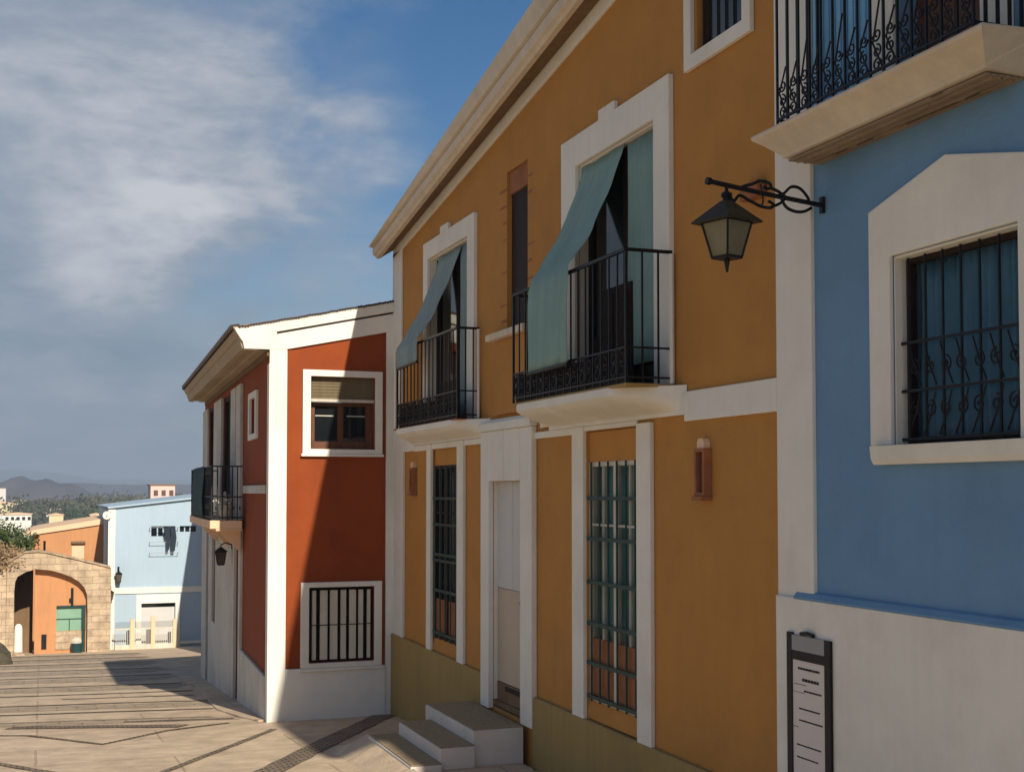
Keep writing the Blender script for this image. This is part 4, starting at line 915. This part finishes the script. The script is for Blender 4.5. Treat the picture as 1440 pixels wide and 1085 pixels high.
# ================================================================== VEGETATION
def leaves(mb, c, rad, n, s, rnd, hollow=.35, flat=.8):
    cl = []
    for i in range(max(6, n // 45)):
        while True:
            p = Vector((rnd.uniform(-1, 1), rnd.uniform(-1, 1), rnd.uniform(-.8, 1)))
            if hollow < p.length < 1: break
        cl.append((p, rnd.uniform(.16, .38)))
    for i in range(n):
        p, r = rnd.choice(cl); q = p + Vector((rnd.gauss(0, 1), rnd.gauss(0, 1), rnd.gauss(0, .7))) * r * .6
        w = Vector((c[0] + q.x * rad[0], c[1] + q.y * rad[1], c[2] + q.z * rad[2]))
        a = Vector((rnd.gauss(0, 1), rnd.gauss(0, 1), rnd.gauss(0, 1))).normalized() * s * rnd.uniform(.6, 1.3); b = a.orthogonal().normalized() * s * rnd.uniform(.3, .7)
        vs = [mb.bm.verts.new(w + t_) for t_ in (-a, b, a, -b)]; mb.bm.faces.new(vs)
def tree(name, lab, cat, base, h, rad, n, s, seed, m='leaf', group=None, trunk_r=None):
    t = thing(name, lab, cat, base, group); rnd = random.Random(seed); tr = trunk_r or h * .035
    mb = MB(); x, y, z = base; ct = (x, y, z + h - rad[2] * .95)
    mb.tube([(x, y, z - .2), (x + .03 * h, y, z + h * .3), (x - .01 * h, y, z + h * .6), (x, y, z + h * .85)], tr, 8, tr * .3)
    for k in range(7):
        a = rnd.uniform(0, 6.28); e = (ct[0] + rad[0] * .75 * math.cos(a), ct[1] + rad[1] * .75 * math.sin(a), ct[2] + rad[2] * rnd.uniform(-.3, .6))
        mb.tube([(x, y, z + h * rnd.uniform(.3, .55)), ((x + e[0]) / 2, (y + e[1]) / 2, (z + h * .45 + e[2]) / 2 + .08 * h), e], tr * .45, 5, tr * .1)
    mb.build('trunk', 'bark', t)
    mb = MB(); leaves(mb, ct, rad, n, s, rnd); mb.build('crown', m, t); return t
tree('garden_tree', 'leafy green tree rising behind the garden wall at the left edge', 'tree', (-1.75, 56.5, -6.6), 5.2, (1.45, 1.3, 1.25), 8500, .075, 1, 'leaf')
t = thing('dry_bush', 'dry brown bush spilling over the top of the garden wall', 'bush', (-1.7, 54.2, -4)); mb = MB(); rnd = random.Random(4)
leaves(mb, (-1.75, 54.1, -2.75), (1.1, .7, .75), 3200, .055, rnd, .1); mb.build('foliage', 'dryleaf', t)
mb = MB(); [mb.tube([(-1.8, 54.2, -3.9), (-1.8 + rnd.uniform(-.8, .8), 54.1, -2.6 + rnd.uniform(-.3, .4))], .03, 5, .01) for i in range(8)]; mb.build('stem', 'bark', t)
# hedge plants climbing low at the left
# valley trees: individuals made once per kind, then copied
G = 'trees in the valley beyond the roofs'
prA = tree('valley_tree', 'rounded dark green tree in the valley beyond the orange roof', 'tree', (0, 0, 0), 7, (3.6, 3.6, 2.9), 1400, .32, 11, 'leafdark', G, .22)
prB = tree('valley_tree', 'bright yellow green tree in the valley beyond the orange roof', 'tree', (0, 0, 0), 6, (2.6, 2.6, 2.6), 1000, .30, 12, 'leaf', G, .18)
rnd = random.Random(21); first = {0: True, 1: True}
def gy(x, y): return gz(y) + noise.noise((x * .012, y * .012, 1)) * min(6, (y - 80) * .03)
cnt = 0
for i in range(400):
    Y_ = rnd.choice((170, 230, 300, 380, 460)) * rnd.uniform(.9, 1.1)
    px_ = rnd.uniform(-30, 175); ang = R(20.35) + math.atan((px_ - 720) / 1780); X_ = Y_ * math.tan(ang)
    k = 1 if rnd.random() < .17 else 0; pr_ = (prA, prB)[k]
    loc = (X_, Y_, gy(X_, Y_) - .2); sc = rnd.uniform(.6, 1.25) * (1.0 if Y_ < 330 else 1.5)
    if abs(X_ - (-3)) < 6 and Y_ < 200: continue
    if first[k]: first[k] = False; pr_.location = loc; pr_.scale = (sc,) * 3
    else: dup(pr_, loc, rnd.uniform(0, 6.28), scale=sc)
    cnt += 1
    if cnt >= 70: break
# big far clump on the rise
for i, (px_, Y_, s) in enumerate(((118, 520, 2.6), (138, 540, 3.0), (150, 560, 2.5), (128, 500, 2.0), (100, 560, 1.8), (165, 520, 2.0), (185, 560, 2.0), (205, 580, 1.9), (230, 600, 2.0))):
    ang = R(20.35) + math.atan((px_ - 720) / 1780); X_ = Y_ * math.tan(ang)
    zt = (-7 - i % 3) if i < 3 else -12.0
    dup(prA, (X_, Y_, zt - 7 * s), i, 'large rounded tree standing tall on the horizon beyond the roofs', s)
# rise carrying them: a wooded slope, uncountable
def hillmesh(name, cx, cy, rx, ry, h, z0, m, n=48, seed=0, rough=.25, kind='structure'):
    mb = MB(); rows = []
    for j in range(n + 1):
        row = []
        for i in range(n + 1):
            a, b = i / n * 2 - 1, j / n * 2 - 1; r = max(0, 1 - (a * a + b * b)); e = r * r * (3 - 2 * r)
            z = z0 - 2 + (h + 2) * e * (1 + rough * noise.fractal((a * 2.3 + seed, b * 2.3, seed), 1, 2, 5)); row.append((cx + a * rx, cy + b * ry, z))
        rows.append(row)
    mb.sheet(rows); o = mb.build(name, m, smooth=True); o['kind'] = kind; return o
hillmesh('wooded_slope', 60, 620, 170, 130, 22, -30, 'forest', seed=2)
hillmesh('hill', -8, 1500, 95, 160, 44, -33, 'hill', seed=5, rough=.2)
hillmesh('hill', -150, 1300, 140, 200, 36, -33, 'hill', seed=9)
hillmesh('hills', 300, 2600, 900, 500, 46, -34, 'hill', seed=3, n=80)
hillmesh('mountain', -300, 6000, 900, 900, 118, -36, 'hill', seed=7, n=80, rough=.3)
hillmesh('mountain', 1000, 6500, 2600, 900, 78, -36, 'hill', seed=12, n=90, rough=.35)
# far woods on the slope as one mass
mb = MB(); rnd = random.Random(33)
for i in range(900):
    Y_ = rnd.uniform(480, 900); px_ = rnd.uniform(-40, 300); ang = R(20.35) + math.atan((px_ - 720) / 1780); X_ = Y_ * math.tan(ang)
    a, b = (X_ - 60) / 170, (Y_ - 620) / 130; r = max(0, 1 - (a * a + b * b)); z = max(gz(Y_), -32 + 24 * r * r * (3 - 2 * r))
    s = rnd.uniform(2.5, 4.5)
    for k in range(26):
        p = Vector((X_, Y_, z + s * .8)) + Vector((rnd.gauss(0, 1), rnd.gauss(0, 1), rnd.gauss(0, .8))) * s * .5
        q = Vector((rnd.gauss(0, 1), rnd.gauss(0, 1), rnd.gauss(0, 1))).normalized() * s * .22; w = q.orthogonal().normalized() * s * .18
        mb.bm.faces.new([mb.bm.verts.new(p + v) for v in (-q, w, q, -w)])
o = mb.build('far_wood', 'forest'); o['kind'] = 'stuff'; tag(o, 'dark wood covering the valley floor towards the hills', 'wood')

# ================================================================== DISTANT BUILDINGS
def far_building(name, x0, x1, y, z1, dpt, m, lab, wins=(), rise=.0):
    t = thing(name, lab, 'building', ((x0 + x1) / 2, y, gz(y)), 'buildings in the valley')
    f = FZ(y); mb = MB(f); mb.poly([(x0, gz(y) - 3), (x1, gz(y) - 3), (x1, z1), (x0, z1)], -dpt, 0); mb.build('wall', m, t)
    mb = MB(f); mb.loft([[(x0 - .3, z1, w), (x0 - .3, z1 + .25, w), ((x0 + x1) / 2, z1 + .25 + rise, w), (x1 + .3, z1 + .25, w), (x1 + .3, z1, w)] for w in (.3, -dpt - .3)]); mb.build('roof', 'salmon' if m != 'pink' else 'terracotta', t)
    for (a, b, c, d) in wins:
        mb = MB(f); mb.box(a, b, c, d, .0, .05); w_ = mb.build('window', 'brownwood' if m == 'pink' else 'glass_dark', t)
    return t
pk = far_building('apartment_block', 27.1, 33.4, 350, 1.5, 9, 'pink', 'pinkish white block with three brown windows rising above the pale blue roof',
             [(27.9 + k * 2.0, 29.0 + k * 2.0, -1.3, .2) for k in range(3)] + [(27.9 + k * 2.0, 29.0 + k * 2.0, -4.6, -3.1) for k in range(3)])
far_building('long_building', -11.5, -3.0, 420, -7.3, 8, 'farwhite', 'long low white building right of the leafy tree', [(-10.5 + k * 1.6, -9.6 + k * 1.6, -9, -8) for k in range(5)], .4)
far_building('villa', -25, -12, 600, -5.6, 12, 'faryellow', 'pale yellow villa behind the leafy tree at the left edge', [], 1.2)
far_building('villa', -21.5, -12.5, 470, -8.2, 9, 'farwhite', 'white house with terrace half hidden by the leafy tree', [], .0)
far_building('villa', 1.6, 8.8, 600, -8.2, 9, 'farwhite', 'row of small cream buildings among the valley trees', [(2.2 + k * 1.3, 3.0 + k * 1.3, -9.6, -8.8) for k in range(5)], .3)
for i, (px_, Y_, w, zt, m_, lab) in enumerate(((70, 500, 5, -9.0, 'faryellow', 'small ochre yellow villa among valley trees above the orange roof'), (95, 640, 8, -9.5, 'farwhite', 'wide low white house in the middle of the valley'),
        (128, 450, 4, -8.2, 'farwhite', 'tiny white house close to the satellite dish'), (52, 760, 9, -8.0, 'farwhite', 'far white terrace under the dark hill'), (18, 800, 10, -6.0, 'faryellow', 'far yellow terrace at the left under the dark hill'))):
    x_ = Y_ * math.tan(R(20.35) + math.atan((px_ - 720) / 1780))
    far_building('villa', x_, x_ + w, Y_, zt, 7, m_, lab, [], .5)
far_building('greenhouse', -46, -30, 1200, 2.2, 20, 'farwhite', 'thin white strip of a far building below the hills', [], .0)

# ================================================================== HAZE
mb = MB(); mb.box(-4100, 4100, -70, 9100, -45, 110); hz = mb.build('haze', 'white'); hz['kind'] = 'stuff'; tag(hz, 'thin grey blue haze over the valley', 'haze')
hm = bpy.data.materials.new('haze'); hm.use_nodes = True; nt = hm.node_tree; nt.nodes.clear()
ou = nt.nodes.new('ShaderNodeOutputMaterial'); vo = nt.nodes.new('ShaderNodeVolumePrincipled'); vo.inputs['Color'].default_value = (.68, .82, .98, 1)
vo.inputs['Density'].default_value = .0004; vo.inputs['Anisotropy'].default_value = .1; nt.links.new(vo.outputs[0], ou.inputs['Volume'])
hz.data.materials.clear(); hz.data.materials.append(hm)
